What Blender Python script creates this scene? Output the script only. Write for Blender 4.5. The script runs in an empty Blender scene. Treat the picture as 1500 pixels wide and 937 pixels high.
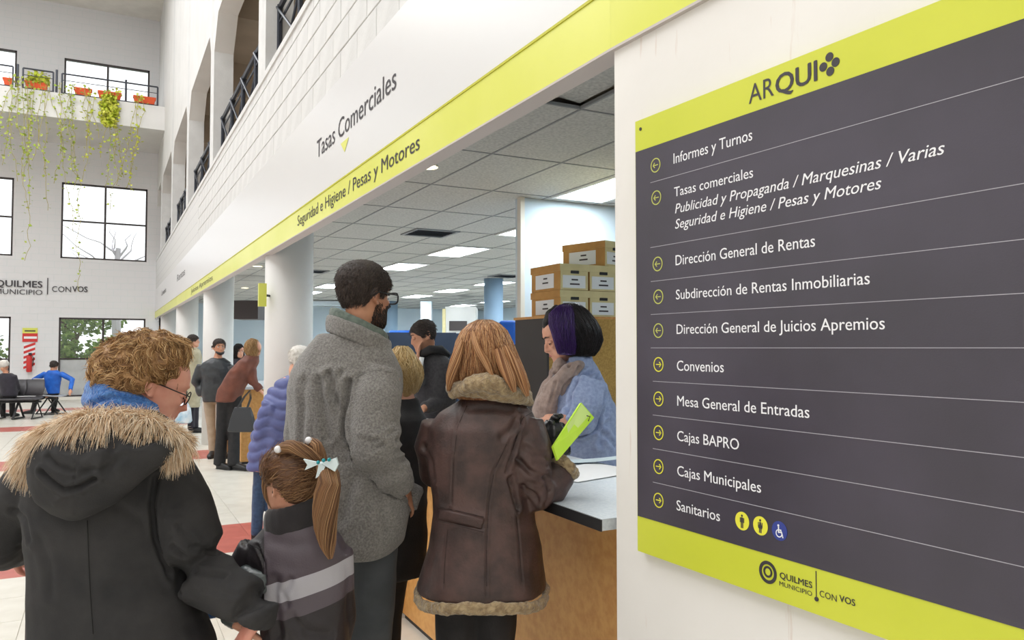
import bpy, math, random
import numpy as np
from mathutils import Vector, Matrix, noise
random.seed(7); np.random.seed(7)
sc = bpy.context.scene
COL = sc.collection
# ------------------------------------------------------------------ camera
CAM = Vector((0.0, 0.0, 1.58)); YAW = math.radians(27.8); PIT = math.radians(2.07); FPX = 1130.0
FW = Vector((math.sin(YAW)*math.cos(PIT), math.cos(YAW)*math.cos(PIT), math.sin(PIT)))
RT = Vector((math.cos(YAW), -math.sin(YAW), 0.0)); UP = RT.cross(FW)
cd = bpy.data.cameras.new('camera'); cd.sensor_width = 36.0; cd.lens = FPX/1500*36.0; cd.clip_start = 0.05; cd.clip_end = 200
cam = bpy.data.objects.new('camera', cd); COL.objects.link(cam); cam.location = CAM
cam.rotation_euler = (math.pi/2+PIT, 0, -YAW); sc.camera = cam
# ------------------------------------------------------------------ world, lights, exposure
w = bpy.data.worlds.new('world'); sc.world = w; w.use_nodes = True
w.node_tree.nodes['Background'].inputs[0].default_value = (0.93, 0.97, 1.0, 1); w.node_tree.nodes['Background'].inputs[1].default_value = 1.6
def area(name, loc, rot, sx, sy, power, col):
    l = bpy.data.lights.new(name, 'AREA'); l.shape = 'RECTANGLE'; l.size = sx; l.size_y = sy; l.energy = power; l.color = col
    o = bpy.data.objects.new(name, l); COL.objects.link(o); o.location = loc; o.rotation_euler = rot; return o
area('skylight_and_rear_fill', (-5.0, 11.0, 11.9), (0, 0, 0), 9.0, 22.0, 1500, (1.0, 0.985, 0.96))
area('skylight_and_rear_fill', (-4.0, -4.5, 8.5), (0, 0, 0), 8.0, 6.0, 280, (1.0, 0.98, 0.95))  # added fill for the hall behind the camera; the ceiling is closed there
area('left_side_fill', (-11.5, 6.0, 4.5), (0, math.radians(-90), 0), 7.0, 18.0, 200, (1.0, 0.98, 0.96))  # added fill from the left side; the left wall has no glazing
sc.view_settings.view_transform = 'Standard'; sc.view_settings.look = 'None'; sc.view_settings.gamma = 1.0
sc.view_settings.use_curve_mapping = False; sc.view_settings.exposure = 0.1

def P(px, py, d):
    """point of the place seen at pixel (px, py), d metres deep along the view"""
    return CAM + d*(FW + (px-750)/FPX*RT - (py-468.5)/FPX*UP)
def ray(px, py): return FW + (px-750)/FPX*RT - (py-468.5)/FPX*UP
def onX(px, py, x): r = ray(px, py); return CAM + r*((x-CAM.x)/r.x)
def onY(px, py, y): r = ray(px, py); return CAM + r*((y-CAM.y)/r.y)
def onZ(px, py, z): r = ray(px, py); return CAM + r*((z-CAM.z)/r.z)
# ------------------------------------------------------------------ materials
def srgb(r, g, b):
    f = lambda c: (c/255/12.92) if c/255 <= .04045 else ((c/255+.055)/1.055)**2.4
    return (f(r), f(g), f(b), 1)
def mat(name, c, rough=.6, c2=None, scale=8, bump=0, bscale=60, metal=0, spec=.5, stretch=(1,1,1), sheen=0, detail=4, lo=.35, hi=.65, coat=0):
    m = bpy.data.materials.new(name); m.use_nodes = True; nt = m.node_tree; b = nt.nodes['Principled BSDF']
    b.inputs['Base Color'].default_value = c; b.inputs['Roughness'].default_value = rough; b.inputs['Metallic'].default_value = metal
    b.inputs['Specular IOR Level'].default_value = spec
    if sheen: b.inputs['Sheen Weight'].default_value = sheen
    if coat: b.inputs['Coat Weight'].default_value = coat
    tc = nt.nodes.new('ShaderNodeTexCoord'); mp = nt.nodes.new('ShaderNodeMapping'); mp.inputs['Scale'].default_value = stretch
    nt.links.new(tc.outputs['Object'], mp.inputs[0])
    if c2:
        n = nt.nodes.new('ShaderNodeTexNoise'); n.inputs['Scale'].default_value = scale; n.inputs['Detail'].default_value = detail
        r = nt.nodes.new('ShaderNodeValToRGB'); r.color_ramp.elements[0].position = lo; r.color_ramp.elements[1].position = hi
        r.color_ramp.elements[0].color = c; r.color_ramp.elements[1].color = c2
        nt.links.new(mp.outputs[0], n.inputs['Vector']); nt.links.new(n.outputs['Fac'], r.inputs[0]); nt.links.new(r.outputs[0], b.inputs['Base Color'])
    if bump:
        n2 = nt.nodes.new('ShaderNodeTexNoise'); n2.inputs['Scale'].default_value = bscale; n2.inputs['Detail'].default_value = 3
        bp = nt.nodes.new('ShaderNodeBump'); bp.inputs['Strength'].default_value = bump; bp.inputs['Distance'].default_value = .01
        nt.links.new(mp.outputs[0], n2.inputs['Vector']); nt.links.new(n2.outputs['Fac'], bp.inputs['Height']); nt.links.new(bp.outputs[0], b.inputs['Normal'])
    return m
def emis(name, c, s):
    m = bpy.data.materials.new(name); m.use_nodes = True; b = m.node_tree.nodes['Principled BSDF']
    b.inputs['Base Color'].default_value = c; b.inputs['Emission Color'].default_value = c; b.inputs['Emission Strength'].default_value = s; return m
def glassmat(name, tint=(1,1,1,1), refl=.06):
    m = bpy.data.materials.new(name); m.use_nodes = True; nt = m.node_tree; nt.nodes.remove(nt.nodes['Principled BSDF'])
    t = nt.nodes.new('ShaderNodeBsdfTransparent'); t.inputs[0].default_value = tint
    g = nt.nodes.new('ShaderNodeBsdfGlossy'); g.inputs['Roughness'].default_value = .05; mx = nt.nodes.new('ShaderNodeMixShader'); mx.inputs[0].default_value = refl
    nt.links.new(t.outputs[0], mx.inputs[1]); nt.links.new(g.outputs[0], mx.inputs[2]); nt.links.new(mx.outputs[0], nt.nodes['Material Output'].inputs[0]); return m
def brickmat(name, c, cm, axes, bw, bh, rough=.8, mortar=.006, offset=.5, c2=None, bumpd=.004):
    """masonry / tile joints as fine relief on surfaces too far away for single pieces; axes = which object axes feed u,v"""
    m = mat(name, c, rough, c2 or c, 3); nt = m.node_tree; b = nt.nodes['Principled BSDF']
    tc = nt.nodes.new('ShaderNodeTexCoord'); sp = nt.nodes.new('ShaderNodeSeparateXYZ'); cb = nt.nodes.new('ShaderNodeCombineXYZ')
    nt.links.new(tc.outputs['Object'], sp.inputs[0]); nt.links.new(sp.outputs[axes[0]], cb.inputs[0]); nt.links.new(sp.outputs[axes[1]], cb.inputs[1])
    bk = nt.nodes.new('ShaderNodeTexBrick'); bk.offset = offset; bk.inputs['Scale'].default_value = 1; bk.inputs['Brick Width'].default_value = bw; bk.inputs['Row Height'].default_value = bh
    bk.inputs['Mortar Size'].default_value = mortar; bk.inputs['Mortar Smooth'].default_value = .2; bk.inputs['Mortar'].default_value = cm
    nt.links.new(cb.outputs[0], bk.inputs['Vector'])
    src = b.inputs['Base Color'].links[0].from_socket
    nt.links.new(src, bk.inputs['Color1']); nt.links.new(src, bk.inputs['Color2'])
    nt.links.new(bk.outputs['Color'], b.inputs['Base Color'])
    bp = nt.nodes.new('ShaderNodeBump'); bp.invert = True; bp.inputs['Strength'].default_value = .5; bp.inputs['Distance'].default_value = bumpd
    nt.links.new(bk.outputs['Fac'], bp.inputs['Height']); nt.links.new(bp.outputs[0], b.inputs['Normal']); return m
M = {}
M['white'] = mat('white_paint', srgb(222,221,219), .6, srgb(214,213,211), 1.5, .05, 30)
M['block'] = mat('painted_block', srgb(216,216,215), .75, srgb(206,206,205), 4, .25, 40)
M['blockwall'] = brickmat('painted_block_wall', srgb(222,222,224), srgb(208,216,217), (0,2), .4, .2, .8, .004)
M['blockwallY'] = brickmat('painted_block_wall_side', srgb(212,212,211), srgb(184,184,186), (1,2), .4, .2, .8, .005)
M['mortar'] = mat('mortar', srgb(120,120,124), .9)
M['plaster'] = mat('plaster', srgb(226,222,214), .8, srgb(214,210,202), 2)
M['beige'] = mat('shade_toned_plaster', srgb(196,184,168), .85, srgb(186,174,158), 2)  # beige-brown puts the gallery's dimmer light into the base colour
M['frame'] = mat('dark_window_frame', srgb(58,50,50), .5)
M['rail'] = mat('rail_metal', srgb(62,66,76), .4, metal=.3)
M['lime'] = mat('lime_panel', srgb(206,211,66), .35, srgb(198,205,56), 2)
M['lime2'] = mat('lime_fascia', srgb(224,226,112), .3, srgb(216,220,92), 1.2)
M['limeedge'] = mat('lime_edge', srgb(190,188,40), .5)
M['panel'] = mat('fascia_panel', srgb(222,222,223), .3)
M['soffit'] = mat('soffit', srgb(196,188,186), .7)
M['ink'] = mat('dark_ink', srgb(52,48,54), .5)
M['signdark'] = mat('sign_charcoal', srgb(68,63,76), .3, srgb(58,54,64), 2.5, .04, 300, spec=.5)
M['signwhite'] = mat('sign_white_print', srgb(236,236,240), .5)
M['signline'] = mat('sign_line_print', srgb(170,168,176), .5)
M['signicon'] = mat('sign_olive_print', srgb(190,194,96), .5)
M['signicon2'] = mat('sign_yellow_print', srgb(226,222,66), .5)
M['signblue'] = mat('sign_blue_print', srgb(48,62,140), .5)
M['oak'] = mat('counter_laminate', srgb(214,162,96), .5, srgb(200,144,80), 30, .05, 120, stretch=(1,1,1))
M['black'] = mat('black_trim', srgb(30,30,32), .5)
M['ctop'] = mat('counter_top', srgb(206,212,216), .4, srgb(190,198,204), 90)
M['ceilt'] = mat('ceiling_tile', srgb(192,192,188), .9, srgb(168,168,166), 45, .15, 180)
M['grid'] = mat('ceiling_grid', srgb(134,136,138), .7)
M['troff'] = emis('fluorescent_diffuser', (.86,.95,1,1), 22)
M['down'] = emis('downlight_lamp', (1,.86,.55,1), 14)
M['officewall'] = mat('office_wall', srgb(204,218,228), .8, srgb(194,210,222), 1)
M['officecol'] = mat('office_column_paint', srgb(150,176,200), .7, srgb(140,168,194), 2)
M['glass'] = glassmat('window_glass')
M['floor_t'] = mat('floor_tile', srgb(224,220,210), .3, srgb(212,207,196), 5)
M['floor_r'] = mat('floor_tile_red', srgb(190,104,92), .35, srgb(174,88,78), 6)
M['pot'] = mat('terracotta_pot', srgb(226,92,48), .7)
M['leaf'] = mat('vine_leaf', srgb(150,176,56), .6, srgb(196,206,110), 6)
M['leafy'] = mat('vine_leaf_bright', srgb(176,192,40), .6, srgb(214,214,90), 6)
M['stem'] = mat('vine_stem', srgb(170,160,90), .8)
# ------------------------------------------------------------------ mesh helpers
class MB:
    def __init__(s): s.v = []; s.f = []; s.m = []
    def add(s, vs, fs, mi=0):
        o = len(s.v); s.v += [tuple(v) for v in vs]; s.f += [tuple(i+o for i in f) for f in fs]; s.m += [mi]*len(fs); return s
    def box(s, a, b, mi=0):
        x0,y0,z0 = a; x1,y1,z1 = b
        return s.add([(x0,y0,z0),(x1,y0,z0),(x1,y1,z0),(x0,y1,z0),(x0,y0,z1),(x1,y0,z1),(x1,y1,z1),(x0,y1,z1)],
              [(0,3,2,1),(4,5,6,7),(0,1,5,4),(1,2,6,5),(2,3,7,6),(3,0,4,7)], mi)
    def obox(s, c, ax, ay, az, mi=0):
        c = Vector(c); ax, ay, az = Vector(ax), Vector(ay), Vector(az)
        vs = [c+sx*ax+sy*ay+sz*az for sz in (-1,1) for sx,sy in ((-1,-1),(1,-1),(1,1),(-1,1))]
        f = [(0,3,2,1),(4,5,6,7),(0,1,5,4),(1,2,6,5),(2,3,7,6),(3,0,4,7)]
        if ax.cross(ay).dot(az) < 0: f = [t[::-1] for t in f]
        return s.add(vs, f, mi)
    def bar(s, p, q, r, n=6, r2=None, mi=0):
        return s.tube([p, q], [r, r if r2 is None else r2], n, mi=mi)
    def tube(s, pts, rad, n=8, ref=None, mi=0, cap=True, se=2.0):
        """loft; rad entries are r or (ra, rb); ra along cross(ref, tangent) side, rb along ref"""
        pts = [Vector(p) for p in pts]; N = len(pts); o = len(s.v); ref0 = Vector(ref) if ref is not None else None
        for i, p in enumerate(pts):
            t = (pts[min(i+1,N-1)]-pts[max(i-1,0)]).normalized()
            rf = ref0 if ref0 is not None else (Vector((0,0,1)) if abs(t.z) < .9 else Vector((0,1,0)))
            a = rf.cross(t)
            if a.length < 1e-4: a = Vector((1,0,0)).cross(t)
            a.normalize(); b = t.cross(a).normalized()
            ra, rb = rad[i] if isinstance(rad[i], (tuple, list)) else (rad[i], rad[i])
            for k in range(n):
                th = 2*math.pi*k/n; c, sn = math.cos(th), math.sin(th)
                if se != 2.0:
                    c = math.copysign(abs(c)**(2/se), c); sn = math.copysign(abs(sn)**(2/se), sn)
                s.v.append(tuple(p + a*ra*c + b*rb*sn))
        for i in range(N-1):
            for k in range(n):
                k2 = (k+1) % n
                s.f.append((o+i*n+k, o+i*n+k2, o+(i+1)*n+k2, o+(i+1)*n+k)); s.m.append(mi)
        if cap:
            s.f.append(tuple(o+k for k in range(n))[::-1]); s.m.append(mi)
            s.f.append(tuple(o+(N-1)*n+k for k in range(n))); s.m.append(mi)
        return s
    def ball(s, c, r, n=10, m=7, axes=None, mi=0):
        c = Vector(c); r = r if isinstance(r, (tuple, list)) else (r, r, r)
        ax = axes or (Vector((1,0,0)), Vector((0,1,0)), Vector((0,0,1))); o = len(s.v)
        s.v.append(tuple(c-ax[2]*r[2]))
        for i in range(1, m):
            ph = -math.pi/2+math.pi*i/m
            for k in range(n):
                th = 2*math.pi*k/n
                s.v.append(tuple(c+ax[0]*r[0]*math.cos(ph)*math.cos(th)+ax[1]*r[1]*math.cos(ph)*math.sin(th)+ax[2]*r[2]*math.sin(ph)))
        s.v.append(tuple(c+ax[2]*r[2])); e = len(s.v)-1
        for k in range(n):
            k2 = (k+1) % n
            s.f.append((o, o+1+k2, o+1+k)); s.m.append(mi)
            for i in range(m-2):
                s.f.append((o+1+i*n+k, o+1+i*n+k2, o+1+(i+1)*n+k2, o+1+(i+1)*n+k)); s.m.append(mi)
            s.f.append((o+1+(m-2)*n+k, o+1+(m-2)*n+k2, e)); s.m.append(mi)
        return s
    def disc(s, c, n, r, k=24, th=.001, mi=0, inner=0):
        c = Vector(c); n = Vector(n).normalized(); a = n.orthogonal().normalized(); b = n.cross(a)
        o = len(s.v)
        if inner:
            for j in range(k):
                d = a*math.cos(2*math.pi*j/k)+b*math.sin(2*math.pi*j/k)
                s.v += [tuple(c+d*inner+n*th), tuple(c+d*r+n*th), tuple(c+d*r), tuple(c+d*inner)]
            for j in range(k):
                x, y = o+4*j, o+4*((j+1) % k)
                s.f += [(x, x+1, y+1, y), (x+1, x+2, y+2, y+1), (x+3, x, y, y+3)]; s.m += [mi]*3
        else:
            for j in range(k):
                d = a*math.cos(2*math.pi*j/k)+b*math.sin(2*math.pi*j/k)
                s.v += [tuple(c+d*r), tuple(c+d*r+n*th)]
            s.f.append(tuple(o+2*j+1 for j in range(k))); s.m.append(mi)
            for j in range(k):
                x, y = o+2*j, o+2*((j+1) % k); s.f.append((x, y, y+1, x+1)); s.m.append(mi)
        return s
    def build(s, name, mats, parent=None, smooth=False):
        me = bpy.data.meshes.new(name); off = parent_loc(parent)
        me.from_pydata([(v[0]-off.x, v[1]-off.y, v[2]-off.z) for v in s.v], [], s.f)
        for m in (mats if isinstance(mats, (list, tuple)) else [mats]): me.materials.append(m)
        me.polygons.foreach_set('material_index', s.m)
        if smooth: me.polygons.foreach_set('use_smooth', [True]*len(s.f))
        me.update()
        o = bpy.data.objects.new(name, me); COL.objects.link(o)
        if parent is not None: o.parent = parent
        return o
def parent_loc(p):
    v = Vector((0,0,0))
    while p is not None: v += Vector(p.location); p = p.parent
    return v
def tag(o, label=None, cat=None, group=None, kind=None):
    if label: o['label'] = label
    if cat: o['category'] = cat
    if group: o['group'] = group
    if kind: o['kind'] = kind
    return o
def thing(name, loc, label=None, cat=None, group=None, kind=None):
    o = bpy.data.objects.new(name, None); COL.objects.link(o); o.location = loc; o.empty_display_size = .1
    return tag(o, label, cat, group, kind)
def bevel(o, wdt=.004, seg=2):
    b = o.modifiers.new('bevel', 'BEVEL'); b.width = wdt; b.segments = seg; b.limit_method = 'ANGLE'; return o
def copy_into(src, parent, loc, label=None):
    c = src.copy(); COL.objects.link(c); c.parent = parent; c.location = loc; return c
def text(body, o, xd, yd, width, cap, m, parent, bold=0, shear=0, th=.0012, name='lettering'):
    """lettering as thin relief: origin at left of baseline, fitted to width and cap height"""
    cu = bpy.data.curves.new('t', 'FONT'); cu.body = body; cu.size = 1; cu.offset = bold; cu.shear = shear; cu.resolution_u = 3
    cu.offset = 0
    t = bpy.data.objects.new('t', cu); COL.objects.link(t); dg = bpy.context.evaluated_depsgraph_get(); dg.update()
    me = bpy.data.meshes.new_from_object(t.evaluated_get(dg)); bpy.data.objects.remove(t); bpy.data.curves.remove(cu)
    co = np.empty(len(me.vertices)*3); me.vertices.foreach_get('co', co); co = co.reshape(-1,3)
    x0, x1 = co[:,0].min(), co[:,0].max(); sx = width/(x1-x0); sy = cap/.70
    xd = Vector(xd).normalized(); yd = Vector(yd).normalized(); nd = xd.cross(yd); off = parent_loc(parent); o = Vector(o)
    pts = np.array([tuple(o+nd*th-off)]) + np.outer((co[:,0]-x0)*sx, np.array(xd)) + np.outer(co[:,1]*sy, np.array(yd))
    if bold > 0:   # heavier weight: the same outlines again, a hair's breadth to each side
        polys = [tuple(p.vertices) for p in me.polygons]; nv = len(pts); dx = bold*cap*.9; allp = []; allf = []
        for q, (ox, oy) in enumerate(((-dx,0),(dx,0),(0,dx*.7),(0,-dx*.7),(-dx*.5,0),(dx*.5,0)) if bold > .02 else ((-dx,0),(dx,0))):
            allp.append(pts+np.array(xd)*ox+np.array(yd)*oy+np.array(nd)*(.00004*q)); allf += [tuple(i+q*nv for i in f) for f in polys]
        me = bpy.data.meshes.new(name); pts = np.concatenate(allp); me.from_pydata(pts.tolist(), [], allf)
    me.vertices.foreach_set('co', pts.ravel()); me.materials.clear(); me.materials.append(m); me.name = name; me.update()
    ob = bpy.data.objects.new(name, me); COL.objects.link(ob); ob.parent = parent; return ob
def struct(o): o['kind'] = 'structure'; return o
def wall_cells(axis, pos, thick, u0, u1, v0, v1, holes):
    """wall slab with rectangular openings; axis 'x' = plane of constant x (u = y), 'y' = plane of constant y (u = x); v = z"""
    us = sorted(set([u0,u1]+[h[0] for h in holes]+[h[1] for h in holes])); vs = sorted(set([v0,v1]+[h[2] for h in holes]+[h[3] for h in holes]))
    us = [u for u in us if u0 <= u <= u1]; vs = [v for v in vs if v0 <= v <= v1]
    b = MB()
    for i in range(len(us)-1):
        run = None
        for j in range(len(vs)-1):
            uc, vc = (us[i]+us[i+1])/2, (vs[j]+vs[j+1])/2
            solid = not any(h[0] < uc < h[1] and h[2] < vc < h[3] for h in holes)
            if solid and run is None: run = vs[j]
            if (not solid or j == len(vs)-2) and run is not None:
                top = vs[j+1] if solid else vs[j]
                if axis == 'x': b.box((pos, us[i], run), (pos+thick, us[i+1], top))
                else: b.box((us[i], pos, run), (us[i+1], pos+thick, top))
                run = None
    return b
# ================================================================== STRUCTURE
XF = 1.4        # plane of the fascia and of the upper wall
YF = 27.0       # far wall
ZC = 12.1
RED = [(6.35, 7.25), (11.85, 12.7), (17.3, 18.1), (22.7, 23.5)]
# floor
fl = MB(); fl.box((-14, -8, -.2), (13.2, YF+.3, -.006))
floor = struct(fl.build('floor', brickmat('floor_far_tiles', srgb(222,218,208), srgb(186,180,170), (0,1), .5, .5, .3, .004, 0, srgb(212,207,196), .002)))
tl = {}
for key, m in (('w', M['floor_t']), ('r', M['floor_r'])):
    b = MB(); b.box((-.248,-.248,-.006), (.248,.248,0)); tl[key] = b.build('floor_tile', m, floor)
n = 0; first = {'w': True, 'r': True}
for j in range(30):
    yy = 3.35+.25+j*.5
    key = 'r' if any(a-.2 < yy < b_+.05 for a, b_ in RED) and (j % 11) in (6,7,5) else 'w'
    key = 'r' if any(a-.05 < yy < b_+.05 for a, b_ in RED) else 'w'
    for i in range(10):
        loc = (-3.4+.25+i*.5, yy, 0)
        if first[key]: tl[key].location = loc; first[key] = False
        else: copy_into(tl[key], floor, loc)
# remaining red bands beyond the laid-out tiles
for a, b_ in RED[2:]:
    if a > 18: struct(MB().box((-12, a, -.006), (1.3, b_, -.001)).build('trim_1', M['floor_r'], floor))
for a, b_ in RED[:3]:
    struct(MB().box((-12, a, -.006), (-3.42, b_, -.001)).build('trim_1', M['floor_r'], floor))

# far wall with windows
wx = [(-1.245, 1.12), (-4.85, -2.47), (-8.45, -6.07)]
wz = [(.1, 2.5), (4.3, 6.62), (8.5, 10.45)]
holes = [(a, b_, c, d) for a, b_ in wx for c, d in wz]
far = struct(wall_cells('y', YF, .3, -14, XF+.25, 0, ZC, holes).build('wall_far', M['blockwall']))
nw = 0
def window(x0, x1, z0, z1, y, kind):
    global nw; nw += 1
    w_ = thing('window_%d' % nw, ((x0+x1)/2, y, z0), kind='structure')
    t = .05
    fr = MB()
    for a, b_ in (((x0,y+.02,z0),(x0+t,y+.1,z1)), ((x1-t,y+.02,z0),(x1,y+.1,z1)), ((x0,y+.02,z0),(x1,y+.1,z0+t)), ((x0,y+.02,z1-t),(x1,y+.1,z1))): fr.box(a, b_)
    fr.build('window_frame', M['frame'], w_)
    xm = (x0+x1)/2
    MB().box((xm-.03,y+.03,z0),(xm+.03,y+.09,z1)).build('mullion', M['frame'], w_)
    zs = [z0, z1]
    if kind == 1: zs = [z0, (z0+z1)/2, z1]
    if kind == 0: zs = [z0, z0+1.15, z1]
    for zm in zs[1:-1]: MB().box((x0,y+.035,zm-.025),(x1,y+.085,zm+.025)).build('transom', M['frame'], w_)
    for xa, xb in ((x0+t, xm-.03), (xm+.03, x1-t)):
        for k in range(len(zs)-1):
            m = M['glass'] if not (kind == 0 and k == 0) else M['lowpane']
            MB().box((xa, y+.055, zs[k]+.03), (xb, y+.062, zs[k+1]-.03)).build('pane', m, w_)
M['lowpane'] = mat('frosted_lower_pane', srgb(186,188,188), .35, srgb(170,172,174), 3)
for ix, (a, b_) in enumerate(wx):
    for k, (c, d) in enumerate(wz): window(a, b_, c, d, YF, k)
# lower dado strip of far wall between windows
struct(MB().box((-14, YF-.02, 0), (XF, YF, .1)).build('baseboard_far', M['plaster']))
# atrium ceiling round the skylight, left and rear walls
ce = wall_cells('y', 0, 1, 0, 1, 0, 1, [])
c_ = MB()
c_.box((-14,-8,ZC),(-9.6,YF+.3,ZC+.2)).box((-.4,-8,ZC),(XF+2.8,YF+.3,ZC+.2)).box((-9.6,22.1,ZC),(-.4,YF+.3,ZC+.2)).box((-9.6,-8,ZC),(-.4,-.1,ZC+.2))
struct(c_.build('ceiling', M['plaster']))
struct(MB().box((-9.6,-.1,ZC+.05),(-.4,22.1,ZC+.08)).build('window_20', M['glass']))
struct(MB().box((-14.3,-8,0),(-14,YF+.3,ZC)).build('wall_left', M['white']))
struct(MB().box((-14.3,-8.3,0),(13.2,-8,ZC)).build('wall_rear', M['white']))
# balcony slab across the far end
struct(MB().box((-14, 24.0, 7.8), (XF, YF, 8.48)).build('balcony_slab', M['white']))
# right upper wall: backing + painted blocks + pillars, lintels
ZB0, ZB1 = 3.43, 4.34
ZO_ = 3.24
rw = thing('wall_right', (XF, 10, 0), kind='structure')
MB().box((XF+.026, 1.97, ZB0), (XF+.0299, 14.4, ZB1-.01)).build('mortar', M['mortar'], rw)
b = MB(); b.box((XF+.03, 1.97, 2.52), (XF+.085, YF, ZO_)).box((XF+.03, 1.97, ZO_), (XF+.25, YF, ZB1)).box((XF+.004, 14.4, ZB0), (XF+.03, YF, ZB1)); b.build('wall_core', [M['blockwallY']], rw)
bl = MB(); bl.box((0,-.196,-.096),(.022,.196,.096)); blk = bevel(bl.build('block', M['block']), .004, 1); blk.parent = rw
blk.location = (0.0+0.004, 100, 0)
bh = MB(); bh.box((0,-.096,-.096),(.022,.096,.096)); blh = bevel(bh.build('block', M['block']), .004, 1); blh.parent = rw
fb = fh = True
for r in range(5):
    z = ZB0+.1+r*.2
    y = 2.0+(.2 if r % 2 else 0)
    if r % 2:
        if fh: blh.location = (.004, 2.1-10, z); fh = False
        else: copy_into(blh, rw, (.004, 2.1-10, z))
    hgt = 1
    while y < 14.4:
        loc = (.004+random.uniform(-.0015,.0015), y+.2-10, z)
        if r == 4: pass
        if fb: blk.location = loc; fb = False
        else:
            c = copy_into(blk, rw, loc)
            if r == 4: c.scale = (1,1,.5); c.location.z = ZB0+.8+.055
        y += .4
b = MB(); b.box((XF-.01, 1.97, ZB1-.01), (XF+.27, YF, ZB1+.05)); b.build('coping', M['block'], rw)
PIL = [3.8, 8.06, 12.4, 16.4, 20.5, 24.6]   # camera-side faces of the pillars
def pillar_w(y): return .42
ZL = 6.35
for y in PIL: MB().box((XF, y, ZB1), (XF+.28, y+pillar_w(y), ZC)).build('pillar', M['blockwall'] if 0 else M['block'], rw)
# lintels with chamfered haunches
ys = [1.97-4.2+.4]+[p for p in PIL]+[YF]
for k in range(len(PIL)):
    a = PIL[k]+.42; e = PIL[k+1] if k+1 < len(PIL) else YF
    pr = [(a, ZC), (a, ZL-.12), (a+.2, ZL+.2), (e-.42, ZL+.2), (e, ZL-.25), (e, ZC)]
    b = MB(); vs = [(XF, y, z) for y, z in pr]+[(XF+.28, y, z) for y, z in pr]; n_ = len(pr)
    b.add(vs, [tuple(range(n_)), tuple(range(2*n_-1, n_-1, -1))]+[((i+1) % n_, i, i+n_, (i+1) % n_+n_) for i in range(n_)])
    b.build('lintel', M['white'], rw)
MB().box((XF, 1.97, ZL+.2), (XF+.28, 3.8, ZC)).build('lintel', M['white'], rw)
# gallery behind the openings
g = MB(); g.box((XF+2.6, 1.97, 3.3), (XF+2.8, YF, 8)); g.box((XF+.28, 1.97, 7.4), (XF+2.6, YF, 7.6)); g.box((XF+.25, 1.97, 3.12), (XF+2.6, YF, 3.3)); g.box((XF+.28,YF-.02,3.3),(XF+2.6,YF,7.4)); g.box((XF+.28,1.97,3.3),(XF+2.6,2.1,7.4))
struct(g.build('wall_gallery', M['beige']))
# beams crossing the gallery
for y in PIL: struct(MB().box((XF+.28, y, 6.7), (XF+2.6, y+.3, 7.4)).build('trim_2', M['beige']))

# fascia: white panel and lime band
def fascia(o, d, L, suffix):
    """o start point (x,y), d unit direction, L length"""
    d = Vector((d[0], d[1], 0)); nrm = Vector((-d.y, d.x, 0))
    if nrm.x > 0: nrm = -nrm
    o = Vector((o[0], o[1], 0)); z = Vector((0,0,1))
    f = thing('trim_3' if suffix else 'trim_4', (o.x, o.y, 2.5), kind='structure')
    c = o+d*L/2
    MB().obox(c+nrm*(-.035)+z*((2.715+ZB0)/2), d*L/2, nrm*.04, z*(ZB0-2.715)/2).build('fascia_panel', M['panel'], f)
    MB().obox(c+nrm*(-.03)+z*((2.52+2.715)/2), d*L/2, nrm*.042, z*(2.715-2.52)/2).build('lime_band', M['lime2'], f)
    MB().obox(c+nrm*.012+z*2.715, d*L/2, nrm*.004, z*.005).build('band_edge', M['limeedge'], f)
    MB().obox(c+nrm*(-.03)+z*2.516, d*L/2, nrm*.042, z*.004).build('soffit_strip', M['soffit'], f)
    return f, nrm
TH = math.radians(2.1); PD = Vector((math.sin(TH), -math.cos(TH), 0)); PN = Vector((-math.cos(TH), -math.sin(TH), 0))
PE = Vector((XF, 1.97, 0))
f1, n1 = fascia((XF, 1.97), (0, 1), YF-1.97, 1)
f2, n2 = fascia((PE.x, PE.y), (PD.x, PD.y), 9.5, 0)
xt = (0,-1,0); zt = (0,0,1)
text('Tasas Comerciales', (XF-.006, 5.81, 3.01), xt, zt, 1.80, .135, M['ink'], f1, .004)
text('Seguridad e Higiene / Pesas y Motores', (XF-.013, 6.42, 2.582), xt, zt, 2.79, .085, M['ink'], f1, .005)
MB().add([(XF-.007,5.14,2.965),(XF-.007,4.94,2.965),(XF-.007,5.04,2.885)],[(0,1,2)]).build('arrow_mark', M['lime2'], f1)
text('Rentas', (XF-.006, 18.6, 3.05), xt, zt, 1.9, .15, M['ink'], f1, .006)
text('Juicios Apremios', (XF-.013, 15.3, 2.582), xt, zt, 3.2, .085, M['ink'], f1, .006)
text('Convenios', (XF-.006, 24.0, 3.05), xt, zt, 1.9, .15, M['ink'], f1, .006)
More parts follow.
